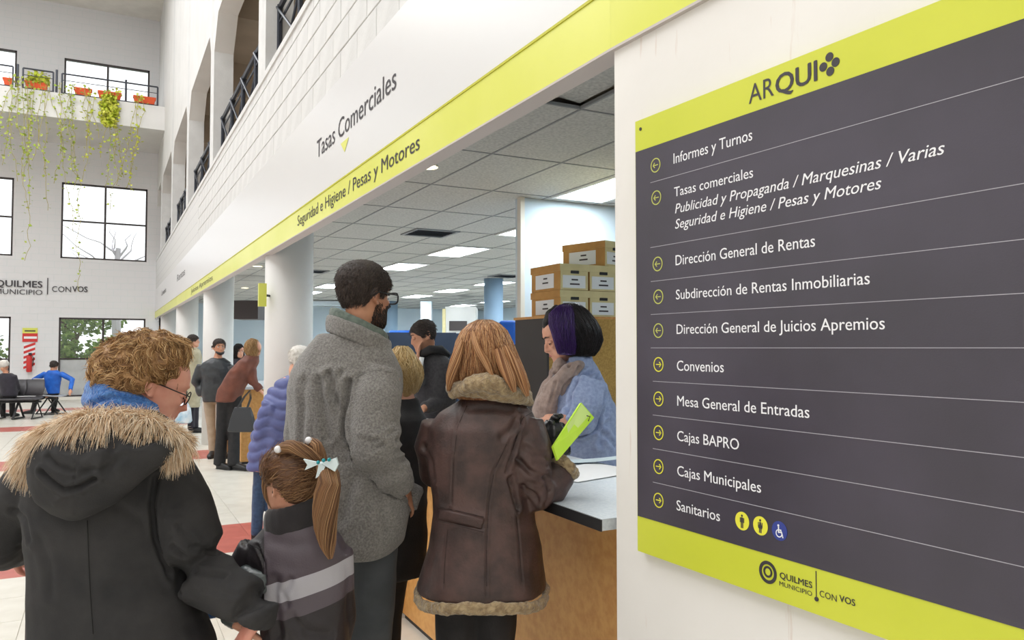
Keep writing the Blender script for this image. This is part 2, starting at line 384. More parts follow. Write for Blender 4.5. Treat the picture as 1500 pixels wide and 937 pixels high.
# corner pillar wall that carries the directory
c = PE+PD*4.75
b = MB(); b.obox(c-PN*.19+Vector((0,0,1.73)), PD*4.75, PN*.187, Vector((0,0,1.73)))
def stainmat():
    m = mat('stained_white_paint', srgb(232,229,225), .55, srgb(226,223,219), 2, .06, 25); nt = m.node_tree; bs = nt.nodes['Principled BSDF']
    src = bs.inputs['Base Color'].links[0].from_socket
    tc = nt.nodes.new('ShaderNodeTexCoord'); mp = nt.nodes.new('ShaderNodeMapping'); mp.inputs['Scale'].default_value = (34,34,3)
    n = nt.nodes.new('ShaderNodeTexNoise'); n.inputs['Scale'].default_value = 1; n.inputs['Detail'].default_value = 6
    r = nt.nodes.new('ShaderNodeValToRGB'); r.color_ramp.elements[0].position = .66; r.color_ramp.elements[1].position = .74
    r.color_ramp.elements[0].color = (0,0,0,1); r.color_ramp.elements[1].color = (.45,.45,.45,1)
    mx = nt.nodes.new('ShaderNodeMix'); mx.data_type = 'RGBA'; mx.inputs[7].default_value = srgb(190,150,128)
    nt.links.new(tc.outputs['Object'], mp.inputs[0]); nt.links.new(mp.outputs[0], n.inputs['Vector']); nt.links.new(n.outputs['Fac'], r.inputs[0])
    nt.links.new(r.outputs[0], mx.inputs[0]); nt.links.new(src, mx.inputs[6]); nt.links.new(mx.outputs[2], bs.inputs['Base Color']); return m
struct(b.build('wall_right_front', stainmat()))
b = MB(); b.obox(c-PN*.13+Vector((0,0,(ZB0+ZC)/2)), PD*4.75, PN*.12, Vector((0,0,(ZC-ZB0)/2)))
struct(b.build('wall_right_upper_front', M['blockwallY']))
# round columns
XC = 1.66
for y in (8.04, 13.6, 19.15, 24.7):
    s_ = MB(); s_.tube([(XC,y,0),(XC,y,3.05)], [.238,.238], 40)
    struct(s_.build('column', M['white'], smooth=False))
    o = bpy.data.objects[-1] if 0 else None
for o in COL.objects:
    if o.name.startswith('column'):
        for p in o.data.polygons: p.use_smooth = len(p.vertices) == 4
# office shell
ZO = 3.03
OX0, OX1, OY0 = XF+.11, 13.0, -2.0
struct(MB().box((OX0,YF,0),(OX1+.2,YF+.3,3.3)).build('wall_office_far', M['officewall']))
struct(MB().box((OX1,OY0,0),(OX1+.2,YF,3.3)).build('wall_office_right', M['officewall']))
struct(MB().box((2.0,OY0-.2,0),(OX1+.2,OY0,3.3)).build('wall_office_near', M['officewall']))
oc = struct(MB().box((OX0+.1,OY0,ZO+.12),(OX1,YF,ZO+.2)).build('ceiling_office', M['grid']))
# ceiling grid and panels
TX0, TY0 = 2.54-.61*1, 3.92
gx = [TX0+.61*i for i in range(-0, 19) if TX0+.61*i < OX1]; gy = [TY0+1.22*j for j in range(-3, 20) if TY0+1.22*j < YF]
b = MB()
for x in [OX0+.01]+gx: b.box((x-.008, OY0, ZO), (x+.008, YF, ZO+.02))
for y in gy: b.box((OX0, y-.008, ZO), (OX1, y+.008, ZO+.02))
b.build('ceiling_grid', M['grid'], oc)
TROF = [(4.5, 7.7+2.6*k) for k in range(0, 7)]+[(7.55, 7.65+2.65*k) for k in range(0, 7)]+[(10.5, 8.0+2.65*k) for k in range(0, 7)]+[(4.6,2.6),(2.35,.1),(4.06,5.75)]
def tro_cell(xa, ya):
    for (x, y) in TROF:
        if xa < x < xa+.61 and ya < y < ya+1.22: return True
    return False
tiles = []
for x in [TX0-.61]+gx:
    for y in [TY0-1.22*4]+gy:
        if x < OX0-.6: continue
        tiles.append((x, y))
tiles.sort(key=lambda t: (t[0]-1)**2+(t[1])**2*.6)
tb = MB(); tb.box((.009,.009,.004),(.601,1.211,.02)); tp = tb.build('ceiling_panel', M['ceilt'], oc); ft = True
rest = MB(); cnt = 0
snap = []
for (x, y) in tiles:
    if tro_cell(x, y): snap.append((x, y)); continue
    x1 = min(x+.61, OX1)
    if x < OX0 or x1-x < .6 or y+1.2 > YF:
        rest.box((max(x,OX0)+.014, y+.014, ZO+.006), (x1-.014, min(y+1.206,YF), ZO+.02)); continue
    if cnt < 290:
        if ft: tp.location = (x, y, ZO); ft = False; c = tp
        else: c = copy_into(tp, oc, (x, y, ZO))
        cnt += 1
        if abs(x-1.93) < .1 and abs(y-2.7) < .1: c.rotation_euler = (0, math.radians(5), 0); c.location.z += .085
    else: rest.box((x+.014, y+.014, ZO+.006), (x+.596, y+1.206, ZO+.02))
tag(rest.build('ceiling_panels', M['ceilt'], oc), kind='stuff')
# fluorescent troffers, snapped into the panel grid
lamps = []
rowsx = sorted(set(round(s_[0], 2) for s_ in snap)); ordn = ['first','second','third','fourth','fifth','sixth','seventh','eighth']
snap.sort()
for i, (x, y) in enumerate(snap):
    col_ = [s_ for s_ in snap if abs(s_[0]-x) < .3 and s_[1] > 6.9]; ri = ordn[col_.index((x, y))] if (x, y) in col_ else ''
    rn = {0: 'alone near the lime fascia', 1: 'row nearest the lime fascia', 2: 'middle row', 3: 'row farthest from the lime fascia'}[0 if x < 3 else 1 if x < 6 else 2 if x < 9 else 3]
    if y < 7 and x > 3: lab = 'glowing fluorescent ceiling light above the archive boxes' if y > 4 else 'fluorescent ceiling light deep behind the directory wall'
    elif x < 3: lab = 'glowing fluorescent ceiling light standing alone close behind the lime fascia'
    else: lab = 'glowing fluorescent ceiling light, %s from the camera in the %s' % (ri, rn)
    t = thing('ceiling_light', (x+.305, y+.61, ZO), lab, 'ceiling light', 'fluorescent ceiling lights in the office')
    fr = MB(); 
    for a, b_ in (((x+.014,y+.014),(x+.05,y+1.206)),((x+.56,y+.014),(x+.596,y+1.206)),((x+.05,y+.014),(x+.56,y+.05)),((x+.05,y+1.17),(x+.56,y+1.206))): fr.box((a[0],a[1],ZO-.012),(b_[0],b_[1],ZO+.04))
    fr.build('housing', M['white'], t)
    MB().box((x+.05,y+.05,ZO-.004),(x+.56,y+1.17,ZO+.01)).build('diffuser', M['troff'], t)
    lamps.append((t, x+.3, y+.6))
# downlights
for px, py, lab in ((626,243,'small warm round downlight in ceiling beside the lime band'), (377,389,'small round downlight in ceiling beside the nearest round column'), (359,421,'small round downlight in ceiling between the two nearest columns')):
    p = onZ(px, py, ZO); 
    if px < 600: p.x = max(p.x, 1.9)
    t = thing('downlight', (p.x, p.y, ZO), lab, 'ceiling light')
    MB().disc((p.x,p.y,ZO-.012),(0,0,1),.085,24,.014,inner=.065).build('ring', M['white'], t)
    MB().disc((p.x,p.y,ZO-.006),(0,0,1),.066,24,.008).build('lamp', M['down'], t)
# partition behind the clerk
struct(MB().box((3.53,6.5,0),(OX1,6.62,ZO)).build('wall_partition', M['officewall']))
struct(MB().box((3.505,6.47,0),(3.55,6.54,ZO)).build('trim_5', M['plaster']))
# office interior far columns / ducts / doors
for (px, d, r) in ((723, 16.2, .2), (573, 24.0, .2)):
    p = P(px, 480, d); s_ = MB(); s_.tube([(p.x,p.y,0),(p.x,p.y,ZO)], [r,r], 28)
    o = struct(s_.build('office_column', M['officecol'], smooth=False))
    for q in o.data.polygons: q.use_smooth = len(q.vertices) == 4

# railings in the gallery openings
def gal_rail(ya, yb, lab):
    t = thing('gallery_railing', (XF+.2, (ya+yb)/2, ZB1+.05), lab, 'railing')
    x = XF+.14
    def br(a, c, r): MB().bar(a, c, r, 6).build('bar', M['rail'], t)
    br((x,ya,ZB1+.75),(x,yb,ZB1+.75),.03); br((x,ya,ZB1+.12),(x,yb,ZB1+.12),.02); br((x,ya,ZB1+.6),(x,yb,ZB1+.6),.014)
    n_ = max(2, int((yb-ya)/.9))
    for k in range(n_+1):
        y = ya+(yb-ya)*k/n_; MB().bar((x,y,ZB1+.05),(x,y,ZB1+.78),.028,6).build('post', M['rail'], t)
        if k < n_:
            y2 = ya+(yb-ya)*(k+1)/n_; br((x-.03,y,ZB1+.12),(x-.03,y2,ZB1+.75),.014); br((x+.03,y,ZB1+.75),(x+.03,y2,ZB1+.12),.014)
ordg = ['nearest','second','third','fourth','fifth']
for k in range(5): gal_rail(PIL[k]+.42, PIL[k+1], 'dark metal cross-braced railing in the %s gallery opening above the fascia' % ordg[k])
# ================================================================== DIRECTORY SIGN
SO = PE + PN*.022
def Spt(px, py):
    r = ray(px, py); t = (SO-CAM).dot(PN)/r.dot(PN); return CAM + r*t
def Suv(px, py): p = Spt(px, py); return (p-SO).dot(PD), p.z
u0, zt_ = Suv(930.5, 178.5); _, zb_ = Suv(932, 805.5); u1, _ = Suv(1499, 500); u1 += .02
_, zd1 = Suv(931.6, 223); _, zd0 = Suv(934.5, 755)
SU = lambda u, z, h=0: SO + PD*u + Vector((0,0,z)) - Vector((0,0,SO.z)) + PN*h
sg = thing('directory_sign', tuple(SU(u0, zb_)), 'large charcoal and lime wall directory board headed ARQUI, on the white wall', 'sign')
def splate(ua, ub, za, zb, h0, h1, name, m):
    c = (SU(ua, za, h0)+SU(ub, zb, h1))/2
    return MB().obox(c, PD*(ub-ua)/2, PN*(h1-h0)/2, Vector((0,0,(zb-za)/2))).build(name, m, sg)
splate(u0, u1, zb_, zt_, -.018, 0, 'board', M['lime'])
splate(u0+.002, u1+.0005, zd0, zd1, 0, .0012, 'dark_field', M['signdark'])
xd = PD; zd = Vector((0,0,1))
def stext(body, pl, pr, capz, m, bold=.0, shear=0, h=.002):
    a = Suv(*pl); b_ = Suv(*pr)
    text(body, SU(a[0], a[1], h), xd, zd, b_[0]-a[0], capz, m, sg, bold, shear, 0)
def caph(px, py, dpx): return Suv(px, py-dpx)[1]-Suv(px, py)[1]
wht = M['signwhite']
rows = [('Informes y Turnos',(987.5,240),(1102.8,208),15.5,0),('Tasas comerciales',(988.4,288.3),(1104,261.3),14,0),
 ('Publicidad y Propaganda / Marquesinas / Varias',(989.7,312.6),(1384.7,224.2),14,.22),('Seguridad e Higiene / Pesas y Motores',(989.7,335.2),(1292,277.6),14,.22),
 ('Dirección General de Rentas',(990.5,388.6),(1194.7,360.9),15,0),('Subdirección de Rentas Inmobiliarias',(991,438.5),(1275,416.5),14.5,0),
 ('Dirección General de Juicios Apremios',(992,489),(1297,481.5),14.5,0),('Convenios',(992.4,542.5),(1061,544),15,0),('Mesa General de Entradas',(992.9,593.8),(1186.5,608.5),15,0),
 ('Cajas BAPRO',(992.9,645),(1083.4,655.8),15,0),('Cajas Municipales',(992.9,696),(1115.6,716.5),15,0),('Sanitarios',(992,746.5),(1055.4,760),15,0)]
for t_, a, b_, c_, sh in rows: stext(t_, a, b_, caph(a[0], a[1], c_), wht, .008, sh)
for k, (px, py) in enumerate([(961,242),(962,289.5),(964,386.5),(965,434.5),(965,484),(965.3,533.6),(965.3,584),(965.3,633.5),(965.3,683),(965.3,732.4)]):
    u, z = Suv(px, py); c = SU(u, z, .0015); R_ = .0208; s_ = 1 if k > 4 else -1
    b = MB(); b.disc(c, PN, R_, 28, .0008, inner=R_*.86)
    b.obox(c+PN*.0004, PD*R_*.5, PN*.0005, zd*R_*.06)
    for q in (-1, 1):
        d1 = (PD*s_*-1+zd*q).normalized()
        b.obox(c+PD*s_*R_*.5+d1*R_*.22+PN*.0004, d1*R_*.26, PN*.0005, d1.cross(PN)*R_*.06)
    b.build('arrow_icon', M['signicon'] if k < 5 else M['signicon2'], sg)
for (pl, pr) in [((953.4,268),(1498,113)),((953.4,362),(1498,270)),((954,413),(1498,349.3)),((954,460.5),(1498,429.5)),((954,509.3),(1498,509.3)),((957,558.3),(1498,588.6)),((957,607.8),(1498,669)),((957,656.8),(1498,749.2)),((957,705.3),(1498,830.2))]:
    a = Suv(*pl); b_ = Suv(*pr); z = (a[1]+b_[1])/2
    splate(a[0], u1, z-.0007, z+.0007, .0012, .0019, 'divider_line', M['signline'])
# pictograms
for k, (px, py) in enumerate([(1088,762.7),(1114.7,769.7),(1142.7,777.2)]):
    u, z = Suv(px, py); R_ = .0225; c = SU(u, z, .0015)
    MB().disc(c, PN, R_, 30, .0008).build('pictogram_disc', M['signicon2'] if k < 2 else M['signblue'], sg)
    b = MB(); h = .0024
    g = lambda x, y: SU(u+x*R_, z+y*R_, h)
    if k < 2:
        b.disc(g(0,.58), PN, R_*.13, 14, .0005); b.obox(g(0,.12), PD*R_*(.17 if k == 0 else .12), PN*.0004, zd*R_*.28)
        if k: b.add([g(-.3,-.3),g(.3,-.3),g(.1,.35),g(-.1,.35)],[(0,1,2,3)])
        for q in (-.1,.1): b.obox(g(q,-.45), PD*R_*.07, PN*.0004, zd*R_*.3)
        for q in (-.26,.26): b.obox(g(q,.1), PD*R_*.05, PN*.0004, zd*R_*.26)
        b.build('pictogram', M['ink'], sg)
    else:
        b.disc(g(-.12,.55), PN, R_*.12, 14, .0005); b.disc(g(-.05,-.25), PN, R_*.42, 24, .0005, inner=R_*.32)
        b.obox(g(-.1,.1), PD*R_*.07, PN*.0004, zd*R_*.32); b.obox(g(.1,-.12), PD*R_*.25, PN*.0004, zd*R_*.06); b.obox(g(.38,-.38), (PD*.3-zd).normalized()*R_*.28, PN*.0004, (PD+zd*.3).normalized()*R_*.06)
        b.obox(g(.08,.12), PD*R_*.18, PN*.0004, zd*R_*.05)
        b.build('pictogram', M['signwhite'], sg)
stext('AR', (1097.3,152.5), (1134,139), caph(1100,151,28), M['ink'], 0, 0, .001)
stext('QUI', (1137,139), (1197,116), caph(1140,138,28.5), M['ink'], .035, 0, .001)
for px, py in ((1215.2,83.5),(1224.2,91),(1206.2,98.2),(1216.4,104.5)):
    u, z = Suv(px, py); MB().disc(SU(u, z, .0004), PN, .0102, 20, .0008).build('logo_dot', M['ink'], sg)
u, z = Suv(1125, 837.8); MB().disc(SU(u, z, .0004), PN, .0265, 32, .0008, inner=.0185).disc(SU(u, z+.001, .0004), PN, .0135, 26, .0008, inner=.0085).build('emblem_ring', M['ink'], sg)
stext('QUILMES', (1142.7,846), (1190,857.5), caph(1143,846,9), M['ink'], .028, 0, .001)
stext('MUNICIPIO', (1142,857), (1190,869.5), caph(1143,856,6.8), M['ink'], 0, 0, .001)
stext('CON', (1201,873), (1226,879.5), caph(1201,873,9.5), M['ink'], 0, 0, .001)
stext('VOS', (1230,880), (1253,885.5), caph(1230,880,9.5), M['ink'], .03, 0, .001)
a = Suv(1195.5, 836); b_ = Suv(1195.5, 874); splate(a[0]-.001, a[0]+.001, b_[1], a[1], 0, .001, 'logo_bar', M['ink'])
u, z = Suv(938.5, 189); MB().disc(SU(u, z, 0), PN, .005, 14, .002).build('screw', M['ink'], sg)
u, z = Suv(1196.5, 877); MB().disc(SU(u, z, 0), PN, .005, 14, .002).build('screw', M['ink'], sg)

# ================================================================== COUNTERS
ZT = 1.05
def counter(name, x0, x1, y0, y1, over, label, lt):
    c = thing(name, ((x0+x1)/2, (y0+y1)/2, 0), label, 'counter')
    MB().box((x0, y0, .03), (x0+.03, y1, ZT-.04)).build('front_panel', M['oak'], c)
    MB().box((x0+.03, y0, .03), (x1, y0+.03, ZT-.04)).build('end_panel', M['oak'], c)
    MB().box((x0+.03, y1-.03, .03), (x1, y1, ZT-.04)).build('end_panel', M['oak'], c)
    MB().box((x1-.03, y0+.03, .03), (x1, y1-.03, ZT-.04)).build('back_panel', M['oak'], c)
    MB().box((x0+.012, y0+.01, 0), (x1-.02, y1-.01, .03)).build('plinth', M['black'], c)
    t = thing('countertop', ((x0+x1)/2, (y0+y1)/2, ZT-.04), lt, 'countertop')
    MB().box((x0-over, y0-(.06 if over < .1 else 0), ZT-.036), (x1+.03, y1+(.0), ZT)).build('top_board', M['ctop'], t)
    b = MB(); b.box((x0-over-.004, y0-(.06 if over < .1 else 0), ZT-.038), (x0-over, y1, ZT-.002)); b.build('edge_strip', M['black'], t)
counter('counter', 1.57, 2.0, 2.0, 4.355, .20, 'long orange wood service counter beside the white directory wall', 'pale grey countertop with black edge strip where the papers lie')
counter('counter', 1.25, 1.9, 4.42, 5.6, .05, 'orange wood service counter jutting out behind the grey fleece man', 'pale countertop beside the young man resting his chin')
counter('counter', 1.66, 2.3, 11.05, 13.0, .03, 'orange wood counter behind the dark handbag, left of the nearest column', 'countertop the stooping brown jacket person leans on')
# papers
def sheet(px, py, sx, sy, ang, m, name, label, z=ZT+.003, cat='paper', group=None, curl=0):
    p = onZ(px, py, z); t = None
    b = MB(); ca, sa = math.cos(ang), math.sin(ang); n_ = 6; vs = []
    for i in range(n_+1):
        for j in (0, 1):
            x = (i/n_-.5)*sx; y = (j-.5)*sy; zz = z + curl*((i/n_)**2)
            vs.append((p.x+x*ca-y*sa, p.y+x*sa+y*ca, zz))
    k = len(vs); vs += [(x, y, z_+.0015) for x, y, z_ in vs]
    fs = []
    for i in range(n_):
        a = 2*i; fs += [(a, a+1, a+3, a+2), (k+a, k+a+2, k+a+3, k+a+1), (a, a+2, k+a+2, k+a), (a+1, k+a+1, k+a+3, a+3)]
    fs += [(0, k, k+1, 1), (2*n_, 2*n_+1, k+2*n_+1, k+2*n_)]
    b.add(vs, fs); o = b.build(name, m); return tag(o, label, cat, group)
M['paper'] = mat('paper', srgb(236,236,236), .7); M['paperb'] = mat('bluish_paper', srgb(206,222,228), .6)
sheet(858, 691, .42, .30, .25, M['paper'], 'paper_sheet', 'large white paper sheet flat on counter near the directory wall')
sheet(868, 676, .30, .10, -.55, M['paperb'], 'paper_strip', 'narrow bluish paper strip with curled end on the white sheet', ZT+.008, curl=.025)
sheet(620, 612, .34, .30, .2, M['paper'], 'paper_sheet', 'white sheet on counter in front of the chin-resting young man')
b = MB(); p = onZ(608, 608, ZT+.02); b.obox(p, (.1,.03,0), (-.03,.09,0), (0,0,.015)); o = b.build('folder', mat('blue_folder', srgb(30,84,190), .4)); tag(o, 'small blue folder lying on counter between the two women', 'folder')

# ================================================================== ARCHIVE CABINET AND BOXES
M['cork'] = mat('cork_board', srgb(196,160,92), .8, srgb(172,136,72), 90)
M['darkside'] = mat('dark_cabinet_side', srgb(62,58,58), .6)
M['boxtan'] = mat('kraft_cardboard', srgb(196,150,88), .8, srgb(184,138,78), 10)
M['boxcream'] = mat('cream_cardboard', srgb(220,208,160), .8, srgb(210,198,150), 8)
M['labelp'] = mat('box_label_paper', srgb(232,236,240), .7)
CX0, CY0, CZ = 3.02, 5.15, 1.83
cb_ = thing('cabinet', (CX0+.7, CY0+.25, 0), 'cork-faced storage cabinet with dark side, below the archive boxes', 'cabinet')
MB().box((CX0, CY0, 0), (CX0+.02, CY0+.52, CZ-.02)).build('side_panel', M['darkside'], cb_)
MB().box((CX0+.02, CY0, 0), (CX0+1.6, CY0+.02, CZ-.02)).build('cork_panel', M['cork'], cb_)
MB().box((CX0+.02, CY0+.02, 0), (CX0+1.6, CY0+.5, CZ-.03)).build('carcass', M['darkside'], cb_)
MB().box((CX0-.01, CY0-.01, CZ-.02), (CX0+1.61, CY0+.53, CZ)).build('top_board', M['oak'], cb_)
BW, BH, BD = .262, .205, .46
def archive_box(x, y, z, label, tilt=0, rows2=('Rentas','2008')):
    t = thing('archive_box', (x+BW/2, y+BD/2, z), label, 'box', 'archive boxes piled on the cabinet')
    t.rotation_euler = (0, 0, tilt)
    def prt(nm, a, b_, m):
        o = MB().box((a[0]-BW/2, a[1]-BD/2, a[2]), (b_[0]-BW/2, b_[1]-BD/2, b_[2])).build(nm, m); o.parent = t; return o
    prt('front', (.004,0,0), (BW-.004,.006,BH-.01), M['boxcream'])
    prt('carton', (0,.006,0), (BW,BD,BH-.01), M['boxtan'])
    prt('lid', (-.006,-.006,BH-.055), (BW+.006,BD+.006,BH), M['boxcream'])
    prt('lid_side', (-.009,-.004,BH-.055), (-.006,BD+.004,BH), M['boxtan'])
    prt('handle_slot', (BW*.36,-.0075,BH-.075), (BW*.64,-.001,BH-.052), M['black'])
    prt('paper_label', (.02,-.003,.015), (BW-.03,0,.115), M['labelp'])
    prt('paper_label', (-.003,.10,.02), (0,BD-.07,BH-.07), M['labelp'])
    for k_, (w_, zz) in enumerate(((.06,.075),(.09,.04))):
        prt('writing', (BW/2-w_/2,-.0045,zz), (BW/2+w_/2,-.003,zz+.012), M['ink'])
        prt('writing', (-.0045,BD/2-w_/2,zz+.02), (-.003,BD/2+w_/2,zz+.032), M['ink'])
    return t
BX = CX0+.13
row_names = ['leftmost', 'second', 'third', 'fourth']
for r in range(2):
    for k in range(3):
        archive_box(BX+k*(BW+.012), CY0+.01, CZ+r*(BH+.003), 'cardboard archive box, %s from the left in the %s row on the cabinet' % (row_names[k], ('lower','upper')[r]))
archive_box(BX+1*(BW+.03)+.06, CY0+.03, CZ+2*(BH+.003), 'cardboard archive box lying askew on top of the pile, nearer the office wall', .28)
archive_box(BX+2*(BW+.03)+.16, CY0+.0, CZ+2*(BH+.003)+0, 'cardboard archive box topmost at the right end of the pile', -.1)

# ================================================================== FAR OFFICE FURNITURE
M['navy'] = mat('navy_screen_panel', srgb(40,52,72), .8); M['blueplastic'] = mat('blue_cover', srgb(24,96,196), .5)
for i, (pa, pb, dd, nm) in enumerate((((566,487),(668,487),14.0,'navy office screen panel behind the chin-resting young man'),((668,488),(758,488),13.0,'navy office screen panel behind the red-haired woman'))):
    a = P(pa[0], pa[1], dd); c = P(pb[0], pb[1], dd); t = (c-a)
    s_ = thing('screen_panel', ((a.x+c.x)/2, (a.y+c.y)/2, 0), nm, 'partition')
    d = Vector((t.x, t.y, 0)); L_ = d.length; d.normalize(); n_ = Vector((-d.y, d.x, 0)); m_ = Vector(((a.x+c.x)/2, (a.y+c.y)/2, 0))
    MB().obox(m_+Vector((0,0,a.z/2+.02)), d*L_/2, n_*.03, Vector((0,0,a.z/2-.02))).build('panel', M['navy'], s_)
    MB().obox(m_+Vector((0,0,.02)), d*L_/2, n_*.05, Vector((0,0,.02))).build('foot_rail', M['frame'], s_)
def blob_cover(px0, px1, py0, py1, d, label):
    a = P(px0, py1, d); c = P(px1, py1, d); top = P(px0, py0, d).z; z0 = a.z
    t = (c-a); L_ = t.length; t.normalize(); n_ = Vector((-t.y, t.x, 0))
    b = MB(); m_ = (a+c)/2; m_.z = z0/2
    o = MB().obox(m_+Vector((0,0,z0/4*0)), t*L_/2*.9, n_*.2, Vector((0,0,z0/2-.01))).build('cupboard', M['officewall']); tag(o, 'pale cupboard standing under the %s' % label, 'cupboard')
    m2 = (a+c)/2; m2.z = (z0+top)/2
    o = bevel(MB().obox(m2, t*L_/2, n_*.22, Vector((0,0,(top-z0)/2))).build('plastic_crate', M['blueplastic']), .04, 3); tag(o, label, 'crate')
blob_cover(572, 616, 484, 493, 16.5, 'low bright blue plastic crate above the left navy screen')
blob_cover(731, 757, 470, 505, 9.0, 'tall bright blue plastic crate right of the red hair')
# office far doors, ducts and cabinets
for px0, px1, py0, m, nm, lab, ct in ((698,716,470,M['white'],'office_cupboard','white office cupboard far behind the red-haired woman','cupboard'),):
    pass
def farbox(px0, px1, pyt, pyb, d, dep, m, name, label, cat):
    a = P(px0, pyt, d); c = P(px1, pyt, d); zb = max(0, P(px0, pyb, d).z); t = c-a; t.z = 0; L_ = t.length; t.normalize(); n_ = Vector((-t.y, t.x, 0))
    m_ = (a+c)/2+n_*dep/2; m_.z = (a.z+zb)/2
    o = MB().obox(m_, t*L_/2, n_*dep/2, Vector((0,0,(a.z-zb)/2))).build(name, m); return tag(o, label, cat)
o = farbox(652, 697, 449, 620, 21.0, 1.2, M['white'], 'office_booth', 'white enclosed booth at the far end of the office, above the red-haired woman', 'booth')
farbox(648, 652.5, 452, 620, 20.9, .2, M['boxcream'], 'door_jamb', 'narrow ochre post at the left edge of the far white booth', 'post')
farbox(658, 684, 470, 484, 20.93, .05, M['frame'], 'service_window', 'dark window opening in the far white booth', 'window')
farbox(341, 378, 440, 467, 15.5, .6, M['frame'], 'ceiling_beam_box', 'dark wide box hanging from the office ceiling left of the nearest column', 'duct')
farbox(616, 632, 441, 620, 22.5, .3, M['officewall'], 'wall_pier', 'pale wall pier at the far end of the office', 'pier')
farbox(455, 560, 441, 447, 23.5, .4, M['officewall'], 'ceiling_duct', 'pale duct box under the far office ceiling', 'duct')

# ================================================================== BALCONY RAIL, POTS, VINES
YB = 24.06
def bx(px): return YB*math.tan(math.atan((px-750)/FPX)+YAW)
ra = thing('balcony_railing', (bx(100), YB, 8.48), 'dark metal railing along the upper balcony above the far windows', 'railing')
def rbar(a, b_, r, nm, m=None):
    MB().bar(a, b_, r, 6).build(nm, m or M['rail'], ra)
segs = [(-14, bx(10)), (bx(25), bx(70)), (bx(83), bx(225))]
for (xa, xb) in segs:
    rbar((xa,YB,8.50),(xb,YB,8.50),.025,'bottom_rail'); rbar((xa,YB,9.04),(xb,YB,9.04),.022,'top_rail'); rbar((xa,YB,8.86),(xb,YB,8.86),.010,'mid_rail')
    rbar((xa,YB,8.5),(xa,YB,9.04),.022,'post'); rbar((xb,YB,8.5),(xb,YB,9.04),.022,'post')
for px in (17, 75, 178): rbar((bx(px),YB,8.48),(bx(px),YB,9.12),.028,'post')
pots = [(-6,10,'leftmost'),(27,62,'second from left, with the leafy plants'),(100,128,'third from left'),(136,172,'fourth from left, above the bushy vine'),(189,223,'rightmost')]
for i, (a, c, w_) in enumerate(pots):
    xa, xb = bx(a), bx(c); t = thing('planter', ((xa+xb)/2, YB+.16, 8.48), 'terracotta trough planter on the balcony edge, %s' % w_, 'planter', 'terracotta troughs on the balcony')
    b = MB(); vs = []
    for z, ins in ((8.481,.06),(8.70,.015),(8.70,0),(8.74,0)):
        vs += [(xa+ins,YB+.04+ins*.6,z),(xb-ins,YB+.04+ins*.6,z),(xb-ins,YB+.28-ins*.6,z),(xa+ins,YB+.28-ins*.6,z)]
    fs = [(3,2,1,0)]
    for r in range(3):
        for k in range(4): fs.append((4*r+k, 4*r+(k+1)%4, 4*r+4+(k+1)%4, 4*r+4+k))
    b.add(vs, fs); b.build('pot', M['pot'], t)
    MB().box((xa+.03,YB+.07,8.69),(xb-.03,YB+.25,8.73)).build('soil', M['frame'], t)
def leafquad(b, p, s, mi=0):
    a = Vector((random.uniform(-1,1), random.uniform(-.6,.6), random.uniform(-.5,.5))).normalized(); c = a.orthogonal().normalized(); n_ = a.cross(c)
    c = (c*math.cos(1)+n_*math.sin(1)*random.choice((-1,1))).normalized()
    b.add([p, p+a*s*.5+c*s*.42, p+a*s*1.1, p+a*s*.5-c*s*.42], [(0,1,2),(0,2,3)], mi)
vines = [(10,245,260),(21,235,300),(41,262,380),(57,230,250),(86,215,235),(96,268,420),(117,190,200),(128,235,262),(150,268,300),(160,225,255),(199,270,275),(63,300,330),(30,190,200)]
vl = ['leftmost of the hanging vines','vine just right of the leftmost one','vine below the leafy second trough','sparse vine between the second and third troughs','short sparse vine left of the third trough','long vine dropping past the left edge of the middle window','thin short vine below the third trough','vine with yellowish leaves, left of the bushy one','long thin vine left of the bushy clump','vine with bright bushy clump below the fourth trough','vine below the rightmost trough, alone','thin straight stem of vine between the second and third troughs','short vine beside the second trough']
tilts = {2:(40,20), 3:(60,-10)}
for i, (px, ylen, _) in enumerate(vines):
    x = bx(px); zend = onY(px, ylen, YB-.1).z; zend2 = onY(px, _, YB-.1).z
    t = thing('hanging_vine', (x, YB-.08, 8.6), 'green trailing %s from the balcony' % vl[i] if 'vine' in vl[i] else vl[i], 'plant', 'trailing vines under the balcony')
    ns = 3 if i in (9,1,5,10) else 2; st = MB(); lf = MB()
    for s_ in range(ns):
        zz = 8.74; q = Vector((x+random.uniform(-.1,.1), YB+.05, zz)); pts = [q.copy(), Vector((q.x, YB-.1, 8.76)), Vector((q.x, YB-.14, 8.6))]; ze = zend if s_ else min(zend, zend2)
        drift = random.uniform(-.03,.03)
        while pts[-1].z > ze: pts.append(pts[-1]+Vector((random.gauss(drift,.035), random.gauss(0,.01), -random.uniform(.14,.22))))
        st.tube(pts, [.006]*len(pts), 4)
        for k in range(2, len(pts)):
            dens = 5 if pts[k].z > zend else 2
            if i in (3,4,6,11,12): dens = 2
            for _k in range(random.randint(1, dens)):
                f_ = random.random(); p = pts[k-1]*(1-f_)+pts[k]*f_ + Vector((random.gauss(0,.05), random.gauss(0,.03), 0)); leafquad(lf, p, random.uniform(.05,.10))
    if i == 9:
        for _k in range(900):
            a = random.uniform(0, 6.28); r = math.sqrt(random.random())*.24; z = random.uniform(-1,1); q = onY(160, 162, YB-.12)
            p = q+Vector((r*math.cos(a)*math.sqrt(1-z*z*.7), r*math.sin(a)*.6, z*.42)); leafquad(lf, p, random.uniform(.06,.11))
    st.build('stem', M['stem'], t); tag(lf.build('leaves', M['leafy'] if i in (9,7,10) else M['leaf'], t), kind='stuff')
